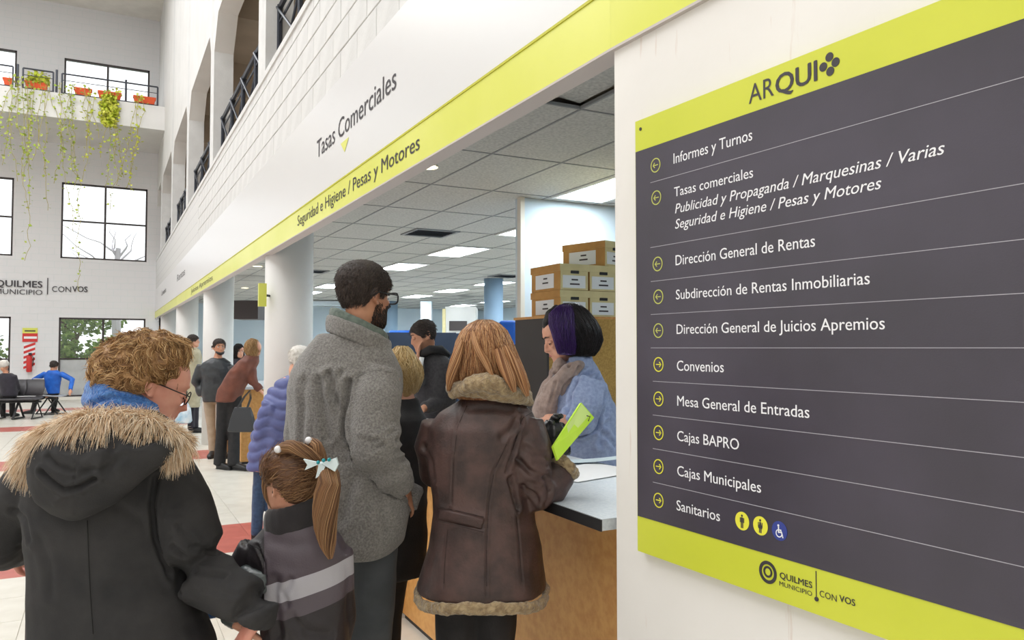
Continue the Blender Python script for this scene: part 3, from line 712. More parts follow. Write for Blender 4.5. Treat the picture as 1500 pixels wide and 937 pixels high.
# leafy plants in second trough
lf = MB(); xa, xb = bx(27), bx(62)
for _k in range(260):
    p = Vector((random.uniform(xa+.05, xb-.02), YB+.12+random.gauss(0,.05), 8.72+abs(random.gauss(0,.12)))); leafquad(lf, p, random.uniform(.06,.12))
o = lf.build('potted_plant', M['leafy']); tag(o, 'bushy green plants growing in the second trough on the balcony', 'plant')

# ================================================================== FAR WALL SIGNS
fw = thing('wall_lettering', (-2.5, YF-.02, 3.4), 'dark raised lettering QUILMES MUNICIPIO CON VOS on the far wall', 'sign')
def ftext(body, pl, pr, capm, bold):
    a = onY(pl[0], pl[1], YF-.02); b_ = onY(pr[0], pr[1], YF-.02); text(body, (a.x, YF-.02, a.z), (1,0,0), (0,0,1), b_.x-a.x, capm, M['ink'], fw, bold, 0, .012)
ftext('QUILMES', (-7,419), (62,419), .19, .03); ftext('MUNICIPIO', (-7,430), (62,430), .15, 0); ftext('CON', (76,427), (104,427), .17, 0); ftext('VOS', (106,427), (128,427), .17, .03)
a = onY(70, 407, YF-.02); c = onY(70, 431, YF-.02); MB().box((a.x-.012,YF-.03,c.z),(a.x+.012,YF-.01,a.z)).build('bar', M['ink'], fw)
M['red'] = mat('sign_red', srgb(206,52,50), .5)
def platebox(px0, px1, py0, py1, y, dy, m, nm, par):
    a = onY(px0, py0, y); c = onY(px1, py1, y); return MB().box((a.x, y-dy, c.z), (c.x, y, a.z)).build(nm, m, par)
s_ = thing('notice_sign', tuple(onY(44, 500, YF)), 'small yellow and red notice on the far wall left of the ground floor window', 'sign')
platebox(33, 55, 480, 488, YF, .02, M['lime2'], 'yellow_field', s_); platebox(33, 55, 488, 500.5, YF, .02, M['red'], 'red_field', s_); platebox(35, 54, 492.5, 496, YF-.02, .004, M['signwhite'], 'print_line', s_); platebox(36, 52, 483.5, 485.5, YF-.02, .004, M['ink'], 'print_line', s_)
s_ = thing('extinguisher_board', tuple(onY(43, 545, YF)), 'white board with red diagonal stripes on far wall under the notice', 'sign')
a = onY(35, 504, YF); c = onY(51, 541, YF)
platebox(35, 51, 504, 541, YF, .02, M['signwhite'], 'board', s_)
W_ = c.x-a.x
for k in range(5):
    z = c.z + (a.z-c.z)*(k+.1)/5; h = (a.z-c.z)*.1
    MB().add([(a.x,YF-.023,z),(c.x,YF-.023,z+.12),(c.x,YF-.023,z+.12+h),(a.x,YF-.023,z+h)],[(0,1,2,3)]).build('stripe', M['red'], s_)
e_ = thing('fire_extinguisher', tuple(onY(43, 544, YF-.1)), 'small red and grey fire extinguisher hanging on the striped board', 'fire extinguisher')
q = onY(43, 524, YF-.1); e0 = MB(); e0.tube([(q.x,q.y,q.z-.42),(q.x,q.y,q.z-.40),(q.x,q.y,q.z+.02),(q.x,q.y,q.z+.1)],[.05,.075,.075,.03],14).build('cylinder', M['red'], e_, True)
MB().box((q.x-.02,q.y-.08,q.z+.1),(q.x+.06,q.y+.02,q.z+.15)).build('valve', M['rail'], e_); MB().tube([(q.x+.04,q.y-.04,q.z+.12),(q.x+.11,q.y-.05,q.z),(q.x+.09,q.y-.05,q.z-.25)],[.012]*3,6).build('hose', M['black'], e_)
# yellow wall tag on the nearest column
p = P(383, 430, 7.6); t = thing('projecting_sign', (1.37, 7.9, 2.1), 'small yellow sign standing out from the left side of the nearest column', 'sign')
a = onY(378, 415, 7.9); c = onY(386, 449, 7.9); MB().box((a.x, 7.85, c.z), (c.x+.02, 7.9, a.z)).build('plate', M['lime2'], t); MB().bar((c.x, 7.88, 2.1), (1.46, 7.95, 2.1), .012, 8).build('bracket', M['rail'], t)

# ================================================================== WAITING CHAIRS (far left)
M['chairgrey'] = mat('grey_plastic_seat', srgb(168,170,178), .4); M['chaird'] = mat('dark_seat', srgb(70,68,72), .5)
def wchair(x, y, rz, m, label):
    t = thing('waiting_chair', (x, y, 0), label, 'chair', 'waiting chairs at the far end'); t.rotation_euler = (0,0,rz)
    def prt(nm, mb, mm, sm=False): o = mb.build(nm, mm, None, sm); o.parent = t; return o
    b = MB(); b.tube([(0,-.22,.46),(0,-.05,.435),(0,.15,.43),(0,.24,.445)],[(.235,.02),(.24,.02),(.24,.02),(.22,.018)],16,ref=(0,0,1),se=4); prt('seat', b, m, True)
    b = MB(); b.tube([(0,-.20,.50),(0,-.27,.66),(0,-.33,.86)],[(.22,.018),(.235,.018),(.20,.016)],16,ref=(0,1,.3),se=4); prt('backrest', b, m, True)
    prt('cross_bar', MB().bar((-.28,0,.38),(.28,0,.38),.025,8), M['black'])
    for s in (-1,1):
        for dy in (-.25,.25): prt('leg', MB().bar((s*.2,0,.38),(s*.2,dy,.015),.016,6), M['black'])
        prt('foot_bar', MB().bar((s*.2,-.27,.015),(s*.2,.27,.015),.015,6), M['black'])
    return t
pB = P(74, 577, 18.4); pL = P(12, 577, 17.2); pR = P(98, 577, 18.6)

# square air diffusers in the office ceiling
for px, py, lab in ((630,341,'dark square air diffuser in the ceiling in front of the first fluorescent lights'),(455,397,'dark square air diffuser in the ceiling left of the tall person\'s head'),(742,404,'dark square air diffuser in the ceiling left of the white partition')):
    p = onZ(px, py, ZO); t = thing('ceiling_vent', (p.x, p.y, ZO), lab, 'vent')
    fr = MB()
    for a, b_ in (((-.29,-.29),(.29,-.25)),((-.29,.25),(.29,.29)),((-.29,-.25),(-.25,.25)),((.25,-.25),(.29,.25))): fr.box((p.x+a[0],p.y+a[1],ZO-.012),(p.x+b_[0],p.y+b_[1],ZO+.01))
    fr.build('vent_frame', M['grid'], t); MB().box((p.x-.25,p.y-.25,ZO-.002),(p.x+.25,p.y+.25,ZO+.003)).build('backing', M['black'], t)
    for k in range(5): MB().obox((p.x,p.y-.2+.1*k,ZO-.006),(.25,0,0),(0,.03,.006),(0,-.0004,.002)).build('slat', M['rail'], t)
# ================================================================== OUTSIDE THE GROUND FLOOR WINDOWS
struct(MB().box((-30, YF+.3, -.3), (20, 60, -.05)).build('ground', mat('lawn', srgb(96,120,60), .9, srgb(70,92,44), 3)))
M['foliage'] = mat('tree_foliage', srgb(86,128,52), .7, srgb(150,176,86), 5); M['bark'] = mat('bark', srgb(96,80,64), .9)
def bush(x, y, z0, rx, rz, n_, label, kind='bush'):
    t = thing(kind, (x, y, 0), label, 'tree' if kind == 'tree' else 'bush')
    b = MB()
    if kind == 'tree':
        s_ = MB(); s_.tube([(x,y,0),(x+.1,y,z0)],[.12,.08],8)
        for k in range(5):
            a = random.uniform(0,6.28); s_.tube([(x+.1,y,z0-.3),(x+.5*math.cos(a),y+.3*math.sin(a),z0+.8),(x+1.3*math.cos(a),y+.8*math.sin(a),z0+random.uniform(1.5,2.6))],[.06,.04,.012],6)
        s_.build('trunk', M['bark'], t)
    else: MB().tube([(x,y,-.05),(x,y,z0+rz)],[.04,.02],6).build('trunk', M['bark'], t)
    for k in range(n_):
        v = Vector((random.gauss(0,1), random.gauss(0,1), random.gauss(0,1))).normalized()*random.random()**.4
        leafquad(b, Vector((x+v.x*rx, y+v.y*rx*.7, z0+rz+v.z*rz)), random.uniform(.10,.2))
    tag(b.build('leaves', M['foliage'], t), kind='stuff')
bush(-1.6, 31, .0, 1.0, 1.1, 2600, 'round green bush outside the ground floor window, its left part')
bush(.1, 32.5, .0, .9, 1.0, 2200, 'green bush outside the ground floor window behind the striped board side, right part')
bush(-4.3, 31.5, .0, 1.3, 1.3, 2200, 'green bush outside the ground floor window at the photo\'s left edge')
bush(-1.2, 36, 2.0, 2.0, .9, 2600, 'leafy tree beyond the ground floor window', 'tree')
t = thing('bare_tree', (.5, 34, 0), 'bare winter tree with thin branches behind the middle window', 'tree')
s_ = MB(); s_.tube([(.5,34,0),(.3,34,4),(.4,34,5.5)],[.2,.14,.09],8)
for k in range(9):
    a = random.uniform(0,6.28); z = random.uniform(4,5.4); q = Vector((.4,34,z)); pts = [q]
    for j in range(5): q = q+Vector((math.cos(a)*.4+random.gauss(0,.12), random.gauss(0,.1), random.uniform(.1,.4))); pts.append(q)
    s_.tube(pts, [.05,.04,.03,.02,.015,.008], 5)
s_.build('branches', mat('pale_bark', srgb(190,186,190), .9), t)
# ================================================================== PEOPLE: tools
from mathutils.bvhtree import BVHTree
def smooth_co(co, e, it, lam=.5):
    n = len(co); deg = np.bincount(e.ravel(), minlength=n).astype(float); deg[deg == 0] = 1
    for _ in range(it):
        acc = np.zeros_like(co)
        for k in range(3):
            acc[:,k] = np.bincount(e[:,0], weights=co[e[:,1],k], minlength=n)+np.bincount(e[:,1], weights=co[e[:,0],k], minlength=n)
        co = co*(1-lam)+lam*acc/deg[:,None]
    return co
def vnoise(p, seed=0):
    """smooth value noise, -1..1, vectorised"""
    i = np.floor(p).astype(np.int64); f = p-i; f = f*f*(3-2*f); r = 0
    for dx in (0,1):
        for dy in (0,1):
            for dz in (0,1):
                h = (i[:,0]+dx)*374761393+(i[:,1]+dy)*668265263+(i[:,2]+dz)*2147483647+seed*1442695041
                h = (h ^ (h >> 13))*1274126177; h = (h ^ (h >> 16)) & 0xffff
                r = r + (h/32767.5-1)*(f[:,0] if dx else 1-f[:,0])*(f[:,1] if dy else 1-f[:,1])*(f[:,2] if dz else 1-f[:,2])
    return r
def folds(co, nr, freq, amp, seed=0, warp=.3):
    """cloth folds: ridged warped noise pushed along the normals"""
    q = co*np.array(freq); w_ = np.stack([vnoise(co*6+k*17, seed+k) for k in range(3)], 1)*warp
    a = vnoise(q+w_, seed); b = vnoise(q*2.1+w_*1.5, seed+9)
    h = (1-2*np.abs(a))*.65+b*.35
    return co+nr*(h*amp)[:,None]
def seg_dist(co, a, b):
    ab = b-a; t = np.clip(((co-a)@ab)/max(1e-9, ab@ab), 0, 1); return np.linalg.norm(co-(a+t[:,None]*ab), axis=1)
def remesh(mb, name, mats, parent, vox=.007, sm=5, post=None, facemat=None, creases=(), bands=None):
    me = bpy.data.meshes.new('tmp'); me.from_pydata(mb.v, [], mb.f); me.update()
    o = bpy.data.objects.new('tmp', me); COL.objects.link(o)
    md = o.modifiers.new('r', 'REMESH'); md.mode = 'VOXEL'; md.voxel_size = vox; md.adaptivity = 0
    dg = bpy.context.evaluated_depsgraph_get(); m2 = bpy.data.meshes.new_from_object(o.evaluated_get(dg)); bpy.data.objects.remove(o); bpy.data.meshes.remove(me)
    n = len(m2.vertices); co = np.empty(n*3, np.float64); m2.vertices.foreach_get('co', co); co = co.reshape(-1,3)
    e = np.empty(len(m2.edges)*2, np.int64); m2.edges.foreach_get('vertices', e); e = e.reshape(-1,2)
    co = smooth_co(co, e, sm)
    def normals(c):
        m2.vertices.foreach_set('co', c.ravel()); m2.update(); a = np.empty(n*3); m2.vertices.foreach_get('normal', a); return a.reshape(-1,3)
    nr = normals(co)
    if creases:
        bv = BVHTree.FromPolygons([Vector(c) for c in co], [tuple(p.vertices) for p in m2.polygons])
    if post: co = post(co, nr); co = smooth_co(co, e, 1)
    if creases:
        nr = normals(co)
        for pl, wd, dp in creases:
            dp *= 1.45 if dp > .0045 else 1.1
            pts = []
            for px, py in pl:
                h = bv.ray_cast(CAM, ray(px, py).normalized())
                if h[0] is not None: pts.append(np.array(h[0]))
            if len(pts) < 2: continue
            d = np.min([seg_dist(co, pts[i], pts[i+1]) for i in range(len(pts)-1)], axis=0)
            co = co - nr*(dp*np.exp(-(d/wd)**2))[:,None]
            if dp > 0: co = co + nr*(dp*.45*np.exp(-((d-2.2*wd)/(wd*1.1))**2))[:,None]
    off = np.array(parent_loc(parent)); 
    if facemat is not None:
        k = np.empty(len(m2.polygons)*3); m2.update(); m2.vertices.foreach_set('co', co.ravel()); m2.update(); m2.polygons.foreach_get('center', k); mi = facemat(k.reshape(-1,3))
    if bands is not None:
        v0, v1 = bands(co); at = m2.attributes.new('band', 'FLOAT_VECTOR', 'POINT'); at.data.foreach_set('vector', np.stack([v0, v1, v0*0], 1).ravel())
    m2.vertices.foreach_set('co', (co-off).ravel()); m2.materials.clear()
    for m in (mats if isinstance(mats, (list, tuple)) else [mats]): m2.materials.append(m)
    if facemat is not None: m2.polygons.foreach_set('material_index', np.asarray(mi, np.int32))
    m2.polygons.foreach_set('use_smooth', [True]*len(m2.polygons)); m2.name = name; m2.update()
    ob = bpy.data.objects.new(name, m2); COL.objects.link(ob)
    if parent is not None: ob.parent = parent
    return ob
def loft(mb, rings, n=20, se=2.2):
    """rings: (centre, axisA, axisB, ra, rb[, rb_back]) ; A x B must point along the loft"""
    o = len(mb.v)
    for r in rings:
        c, A, B, ra, rb = r[:5]; rb2 = r[5] if len(r) > 5 else rb; c = Vector(c)
        for k in range(n):
            th = 2*math.pi*k/n; cs, sn = math.cos(th), math.sin(th)
            cs = math.copysign(abs(cs)**(2/se), cs); sn = math.copysign(abs(sn)**(2/se), sn)
            mb.v.append(tuple(c+A*ra*cs+B*(rb if sn > 0 else rb2)*sn))
    N = len(rings)
    for i in range(N-1):
        for k in range(n):
            k2 = (k+1) % n; mb.f.append((o+i*n+k, o+i*n+k2, o+(i+1)*n+k2, o+(i+1)*n+k)); mb.m.append(0)
    mb.f.append(tuple(o+k for k in range(n))[::-1]); mb.f.append(tuple(o+(N-1)*n+k for k in range(n))); mb.m += [0, 0]
    return mb
HF = Vector((FW.x, FW.y, 0)).normalized()      # horizontal view heading, a handy body axis
def prings(rows, hd=None):
    """rows bottom to top: (y, left px, right px, depth, half depth)"""
    out = []
    for (y, l, r, d, h) in rows: out.append((P((l+r)/2, y, d), RT, HF, (r-l)/2*d/FPX, h))
    return out
def up_rows(rows): return sorted(rows, key=lambda t: -t[0])
def strands(paths, wid, m, name, parent, taper=.25, kind=None):
    paths = np.asarray(paths, float); N, K, _ = paths.shape; wid = np.broadcast_to(np.asarray(wid, float).reshape(-1,1) if np.ndim(wid) else wid, (N,1))
    t = paths[:,-1]-paths[:,0]; t /= np.linalg.norm(t, axis=1)[:,None]+1e-9
    rnd = np.random.normal(size=(N,3)); a = np.cross(t, rnd); a /= np.linalg.norm(a, axis=1)[:,None]+1e-9; b = np.cross(t, a)
    w_ = np.linspace(1, taper, K)[None,:]*wid; w_[:,0] *= .8
    vs = np.empty((N,K,3,3))
    for j in range(3):
        an = 2*math.pi*j/3; vs[:,:,j,:] = paths+(a*math.cos(an)+b*math.sin(an))[:,None,:]*w_[:,:,None]
    off = np.array(parent_loc(parent)); vs = vs.reshape(-1,3)-off
    base = (np.arange(N)*K*3)[:,None,None,None]; kk = (np.arange(K-1)*3)[None,:,None,None]; q = []
    for j in range(3):
        j2 = (j+1) % 3; q.append([j, j2, j2+3, j+3])
    q = np.array(q)[None,None,:,:]; fs = (base+kk+q).reshape(-1,4)
    me = bpy.data.meshes.new(name); me.vertices.add(len(vs)); me.vertices.foreach_set('co', vs.ravel())
    me.loops.add(fs.size); me.loops.foreach_set('vertex_index', fs.ravel().astype(np.int32)); me.polygons.add(len(fs))
    me.polygons.foreach_set('loop_start', (np.arange(len(fs))*4).astype(np.int32)); me.polygons.foreach_set('use_smooth', [True]*len(fs))
    me.materials.append(m); me.update(calc_edges=True); me.validate()
    o = bpy.data.objects.new(name, me); COL.objects.link(o)
    if parent is not None: o.parent = parent
    if kind: o['kind'] = kind
    return o
def hairmat(name, cols, rough=.45, spec=.3):
    m = bpy.data.materials.new(name); m.use_nodes = True; nt = m.node_tree; b = nt.nodes['Principled BSDF']; b.inputs['Roughness'].default_value = rough; b.inputs['Specular IOR Level'].default_value = spec
    g = nt.nodes.new('ShaderNodeNewGeometry'); r = nt.nodes.new('ShaderNodeValToRGB'); cr = r.color_ramp
    while len(cr.elements) < len(cols): cr.elements.new(.5)
    for i, c in enumerate(cols): cr.elements[i].position = i/(len(cols)-1); cr.elements[i].color = c
    nt.links.new(g.outputs['Random Per Island'], r.inputs[0]); nt.links.new(r.outputs[0], b.inputs['Base Color']); return m
def ring_strands(rings, N, K, m, name, parent, wid=.0016, wander=.15, off=(-.004,.006), span=(0,1), rag=.06, se=2.2, start=(0,.15), wave=0, sector=None):
    """hair lying on a lofted hair volume, running from its last (top) ring to its first (bottom) ring"""
    R = rings[::-1]; n = len(R); pa = []
    for s_ in range(N):
        th = random.uniform(0, 2*math.pi) if sector is None else random.uniform(*sector); o_ = random.uniform(*off); w0 = random.gauss(0, wander); ph = random.uniform(0, 6.28); s0 = random.uniform(*start); s1 = span[1]-abs(random.gauss(0, rag)); p = []
        for k in range(K):
            t = (s0+(s1-s0)*k/(K-1))*(n-1); t = min(max(t, 0), n-1-1e-6) if s1 <= 1 else min(t, n-1-1e-6); i = int(t); f = t-i
            a = th+w0*k/(K-1)+wave*math.sin(ph+k*1.3); cs, sn = math.cos(a), math.sin(a); cs = math.copysign(abs(cs)**(2/se), cs); sn = math.copysign(abs(sn)**(2/se), sn)
            q = []
            for r in (R[i], R[i+1]):
                rb = r[4] if sn > 0 or len(r) < 6 else r[5]
                q.append(Vector(r[0])+r[1]*(r[3]+o_)*cs+r[2]*(rb+o_)*sn)
            p.append(tuple(q[0]*(1-f)+q[1]*f))
        pa.append(p)
    return strands(pa, wid, m, name, parent)
# ---- head
HR = [(-.113,.020,.078,.045),(-.106,.036,.092,.01),(-.092,.050,.096,-.02),(-.072,.058,.094,-.045),(-.050,.063,.091,-.062),(-.028,.068,.090,-.076),(0,.072,.087,-.090),(.028,.0755,.094,-.098),(.055,.0755,.090,-.100),(.080,.068,.074,-.090),(.099,.052,.050,-.070),(.111,.030,.022,-.044),(.115,.010,-.002,-.02)]
def frame(f, u=Vector((0,0,1))):
    f = Vector(f).normalized(); r = f.cross(u).normalized(); return r, f, r.cross(f)
def head_pieces(mb, c, f, s=1, neck=None, ears=True, detail=True):
    """c = head centre; f = facing; face modelled with brow, sockets, nose, lips, chin, ears"""
    r, f, u = frame(f); c = Vector(c); L = lambda x, y, z: c+(r*x+f*y+u*z)*s
    loft(mb, [(L(0,(fr+bk)/2,z), r, f, w_*s, (fr-bk)/2*s) for z, w_, fr, bk in HR], 24, 2.25)
    if detail:
        mb.tube([L(0,.088,.012), L(0,.104,-.012), L(0,.112,-.034), L(0,.098,-.040)], [.007*s,.009*s,.0125*s,.009*s], 8)
        for q in (-1,1):
            mb.ball(L(q*.011,.099,-.037), .007*s, 8, 5); mb.tube([L(q*.008,.094,.030),L(q*.045,.084,.030)],[.006*s,.005*s],6)
            mb.ball(L(q*.034,.074,-.022), (.02*s,.016*s,.016*s), 8, 6)
        mb.tube([L(-.024,.085,-.061),L(-.01,.097,-.0585),L(.01,.097,-.0585),L(.024,.085,-.061)],[.004*s,.006*s,.006*s,.004*s],6)
        mb.tube([L(-.02,.085,-.068),L(0,.096,-.069),L(.02,.085,-.068)],[.004*s,.0075*s,.004*s],6)
        mb.ball(L(0,.086,-.098), .016*s, 8, 6)
    if ears:
        for q in (-1,1):
            e0 = L(q*.074,-.010,-.008); ea = (u*.95-f*.25).normalized(); eb = (f*.9+r*q*-.35+u*.2).normalized(); en = ea.cross(eb).normalized()
            pts = [e0+ea*(.030*math.cos(t))*s+(-eb)*(.016*math.sin(t)+.004)*s+r*q*(.006+.008*math.sin(max(0,t))*.8)*s for t in [i*math.pi/7-.15 for i in range(9)]]
            mb.tube(pts, [.0045*s]*9, 6); mb.ball(e0+ea*-.026*s+r*q*.004*s, .008*s, 6, 5)
            mb.ball(e0-eb*.006*s, (.006*s,.014*s,.024*s), 8, 6, (r, f, u))
    if neck is not None: 
        mb.tube([L(0,-.018,-.02), L(0,-.016,-.085), Vector(neck)], [.052*s,.050*s,.058*s], 14)
    return r, f, u
def face_parts(root, c, f, s, eye=(40,28,20), brow=None, lips=None, closed=None):
    r, f, u = frame(f); c = Vector(c); L = lambda x, y, z: c+(r*x+f*y+u*z)*s
    for q in (-1,1):
        if closed is None:
            MB().ball(L(q*.031,.0785,.001), (.0125*s,.0105*s,.0085*s), 12, 8, (r,f,u)).build('eye', M['eyewhite'], root, True)
            MB().ball(L(q*.031,.0868,.001), (.0062*s,.0035*s,.0062*s), 10, 6, (r,f,u)).build('iris', M['iris'], root, True)
        else:
            MB().ball(L(q*.031,.0785,.001), (.0135*s,.0125*s,.0105*s), 12, 8, (r,f,u)).build('eyelid', closed, root, True)
            MB().tube([L(q*.020,.088,-.005),L(q*.031,.092,-.0075),L(q*.043,.086,-.005)],[.0016*s]*3,6).build('eyelash', M['lash'], root, True)
            if brow is not None: MB().tube([L(q*.012,.0965,.024),L(q*.032,.097,.031),L(q*.052,.084,.026)],[.003*s,.0035*s,.0015*s],6).build('eyebrow', brow, root, True)
            continue
        MB().tube([L(q*.018,.089,.008),L(q*.031,.0925,.0105),L(q*.044,.086,.007)],[.0018*s]*3,6).build('eyelid', M['lash'], root, True)
        if brow is not None: MB().tube([L(q*.012,.0965,.024),L(q*.032,.097,.031),L(q*.052,.084,.026)],[.003*s,.0035*s,.0015*s],6).build('eyebrow', brow, root, True)
    if lips is not None:
        MB().tube([L(-.022,.087,-.0635),L(0,.1005,-.062),L(.022,.087,-.0635)],[.003*s,.0055*s,.003*s],8).build('lips', lips, root, True)
M['eyewhite'] = mat('eye_white', srgb(235,230,225), .2); M['iris'] = mat('eye_iris', srgb(40,28,20), .15); M['lash'] = mat('eye_lash', srgb(30,22,20), .6)
M['skin'] = mat('skin', srgb(222,168,142), .5, srgb(206,146,120), 14, .05, 90); M['skin2'] = mat('skin_tan', srgb(198,146,116), .5, srgb(182,126,98), 14, .05, 90); M['skin3'] = mat('skin_pink', srgb(226,166,146), .5, srgb(206,130,112), 10, .06, 90)
M['lips'] = mat('lip_skin', srgb(176,92,88), .4)
def hand_pieces(mb, w_, d, pn, side=1, s=1, curl=.35, spread=.06):
    """wrist point, pointing direction, palm normal; side=+1: thumb on d x pn side"""
    w_ = Vector(w_); d = Vector(d).normalized(); pn = Vector(pn); pn = (pn-d*pn.dot(d)).normalized(); t = d.cross(pn)*side
    mb.tube([w_-d*.03*s, w_+d*.015*s, w_+d*.055*s, w_+d*.092*s], [(.027*s,.02*s),(.034*s,.017*s),(.042*s,.016*s),(.039*s,.012*s)], 12, ref=pn, se=2.6)
    for k, (o_, ln, r_) in enumerate(((.030,.074,.0088),(.010,.083,.0090),(-.010,.077,.0086),(-.029,.060,.0078))):
        p = w_+d*.085*s+t*o_*s; a = curl*(1+.12*k); dirn = (d+t*o_*spread*20*.3).normalized(); pts = [p-dirn*.012*s]; cur = 0
        for j, fr in enumerate((.44,.32,.24)):
            pts.append(p); dv = (dirn*math.cos(cur)+pn*math.sin(cur)).normalized(); p = p+dv*ln*fr*s; cur += a
        pts.append(p); mb.tube(pts, [r_*s*1.05, r_*s*1.05, r_*s, r_*s*.92, r_*s*.72], 8)
    p = w_+d*.02*s+t*.028*s; mb.tube([p, p+(d*.6+t*.7+pn*.3).normalized()*.036*s, p+(d*.6+t*.7+pn*.3).normalized()*.036*s+(d*.85+t*.25+pn*.4).normalized()*.032*s, p+(d*.6+t*.7+pn*.3).normalized()*.036*s+(d*.85+t*.2+pn*.5).normalized()*.056*s], [.015*s,.012*s,.010*s,.0075*s], 8)
def shoe(name, a, d, m, root, s=1, h=.07):
    """a = heel ground point, d = toe direction"""
    d = Vector((d[0], d[1], 0)).normalized(); a = Vector((a[0], a[1], 0)); z = Vector((0,0,1))
    b = MB(); b.tube([a-d*.03*s+z*.045, a+d*.03*s+z*.05, a+d*.11*s+z*.042, a+d*.19*s+z*.032, a+d*.235*s+z*.026],[(.032*s,.045),(.038*s,.05),(.042*s,.042),(.046*s,.031),(.026*s,.018)],12,ref=z,se=2.8)
    o = b.build(name, m, root, True)
    b = MB(); b.tube([a-d*.035*s+z*.008, a+d*.06*s+z*.008, a+d*.16*s+z*.008, a+d*.24*s+z*.008],[(.034*s,.008),(.038*s,.008),(.047*s,.008),(.024*s,.008)],12,ref=z,se=3); b.build('sole', M['black'], o if False else root)
    return o
def hair_cap(root, c, f, s, headobj_mb, m, mb_mat, thick=.012, line=None, name='hair', n_str=1500, slen=.02, swid=.0012, noise_amp=.003, flow=None, seed=1, mask=None):
    """short hair: a shell grown from the modelled skull with hair laid over it"""
    r, f, u = frame(f); c = Vector(c)
    bv = BVHTree.FromPolygons([Vector(v) for v in headobj_mb.v], headobj_mb.f)
    line = line or [(-90,-.62),(-25,-.55),(-8,-.15),(2,.1),(10,-.2),(24,-.15),(34,.10),(48,.30),(62,.42),(90,.48)]
    la, lz = zip(*line)
    def inside(dl):
        az = math.degrees(math.atan2(dl.y, abs(dl.x)+1e-6)); return dl.z > np.interp(az, la, lz)
    nu, nv = 56, 34; grid = {}; mb = MB()
    def surf(dl):
        dw = (r*dl.x+f*dl.y+u*dl.z).normalized(); h = bv.ray_cast(c+dw*.3, -dw); return (h[0] if h[0] is not None else c+dw*.09*s), dw
    pts = []
    for j in range(nv+1):
        ph = -math.pi/2*.55+(math.pi/2*1.55)*j/nv
        for i in range(nu):
            th = 2*math.pi*i/nu; dl = Vector((math.cos(ph)*math.cos(th), math.cos(ph)*math.sin(th), math.sin(ph))); p, dw = surf(dl)
            az = math.degrees(math.atan2(dl.y, abs(dl.x)+1e-6)); mrg = dl.z-float(np.interp(az, la, lz)); tk = thick*s*min(1, max(-.5, mrg*5)) if mrg < .2 else thick*s*(1+.35*max(0, dl.z))
            tk += noise_amp*noise.noise(Vector(dl)*9+Vector((seed,0,0)))
            grid[(j,i)] = (p+dw*tk, mrg); pts.append(p+dw*tk)
    vs = pts; fs = []
    for j in range(nv):
        for i in range(nu):
            i2 = (i+1) % nu
            if max(grid[(j,i)][1], grid[(j+1,i)][1], grid[(j,i2)][1], grid[(j+1,i2)][1]) > -.04: fs.append((j*nu+i, j*nu+i2, (j+1)*nu+i2, (j+1)*nu+i))
    mb.add(vs, fs); o = mb.build(name, mb_mat, root, True); so = o.modifiers.new('solid', 'SOLIDIFY'); so.thickness = .006; so.offset = -1
    if n_str:
        pa = []; tries = 0
        while len(pa) < n_str and tries < n_str*6:
            tries += 1; dl = Vector((random.gauss(0,1), random.gauss(0,1), random.gauss(0,1))).normalized()
            if dl.z < -.7 or not inside(dl): continue
            p, dw = surf(dl); fl_ = flow(dl) if flow else Vector((dl.x*.2, -.5, -.5-.4*abs(dl.z)))
            fw_ = r*fl_.x+f*fl_.y+u*fl_.z; tg = (fw_-dw*fw_.dot(dw)); tg = tg.normalized() if tg.length > 1e-3 else r
            q = p+dw*thick*s*random.uniform(.6,1.05); row = []
            jit = Vector((random.gauss(0,.25), random.gauss(0,.25), random.gauss(0,.25)))
            for k in range(4): row.append(tuple(q+(tg+jit)*slen*k/3*s+dw*(.12*slen*s*math.sin(k/3*2.2)-slen*.12*k/3)))
            pa.append(row)
        strands(pa, swid, m, 'hair_strands', o, kind='stuff')
    return o
def seam(obj, pl, r_, m, name='seam', wide=0):
    """stitched seam or sewn strap lying on a garment"""
    off = parent_loc(obj); me = obj.data; bv = BVHTree.FromPolygons([v.co+off for v in me.vertices], [tuple(p.vertices) for p in me.polygons]); pts = []; nn = []
    for i in range(len(pl)-1):
        for k in range(7):
            t = k/7; px = pl[i][0]*(1-t)+pl[i+1][0]*t; py = pl[i][1]*(1-t)+pl[i+1][1]*t; h = bv.ray_cast(CAM, ray(px, py).normalized())
            if h[0] is not None: pts.append(h[0]+h[1]*(r_*.1 if not wide else r_*.6)); nn.append(h[1])
    if len(pts) < 3: return
    pts = [pts[0]]+[(pts[i-1]+pts[i]+pts[i+1])/3 for i in range(1, len(pts)-1)]+[pts[-1]]
    b = MB(); b.tube(pts, [(wide, r_) if wide else r_]*len(pts), 6, ref=sum(nn, Vector())/len(nn)); return b.build(name, m, obj, True)
def limb(mb, pts, rad, n=14): return mb.tube(pts, rad, n)
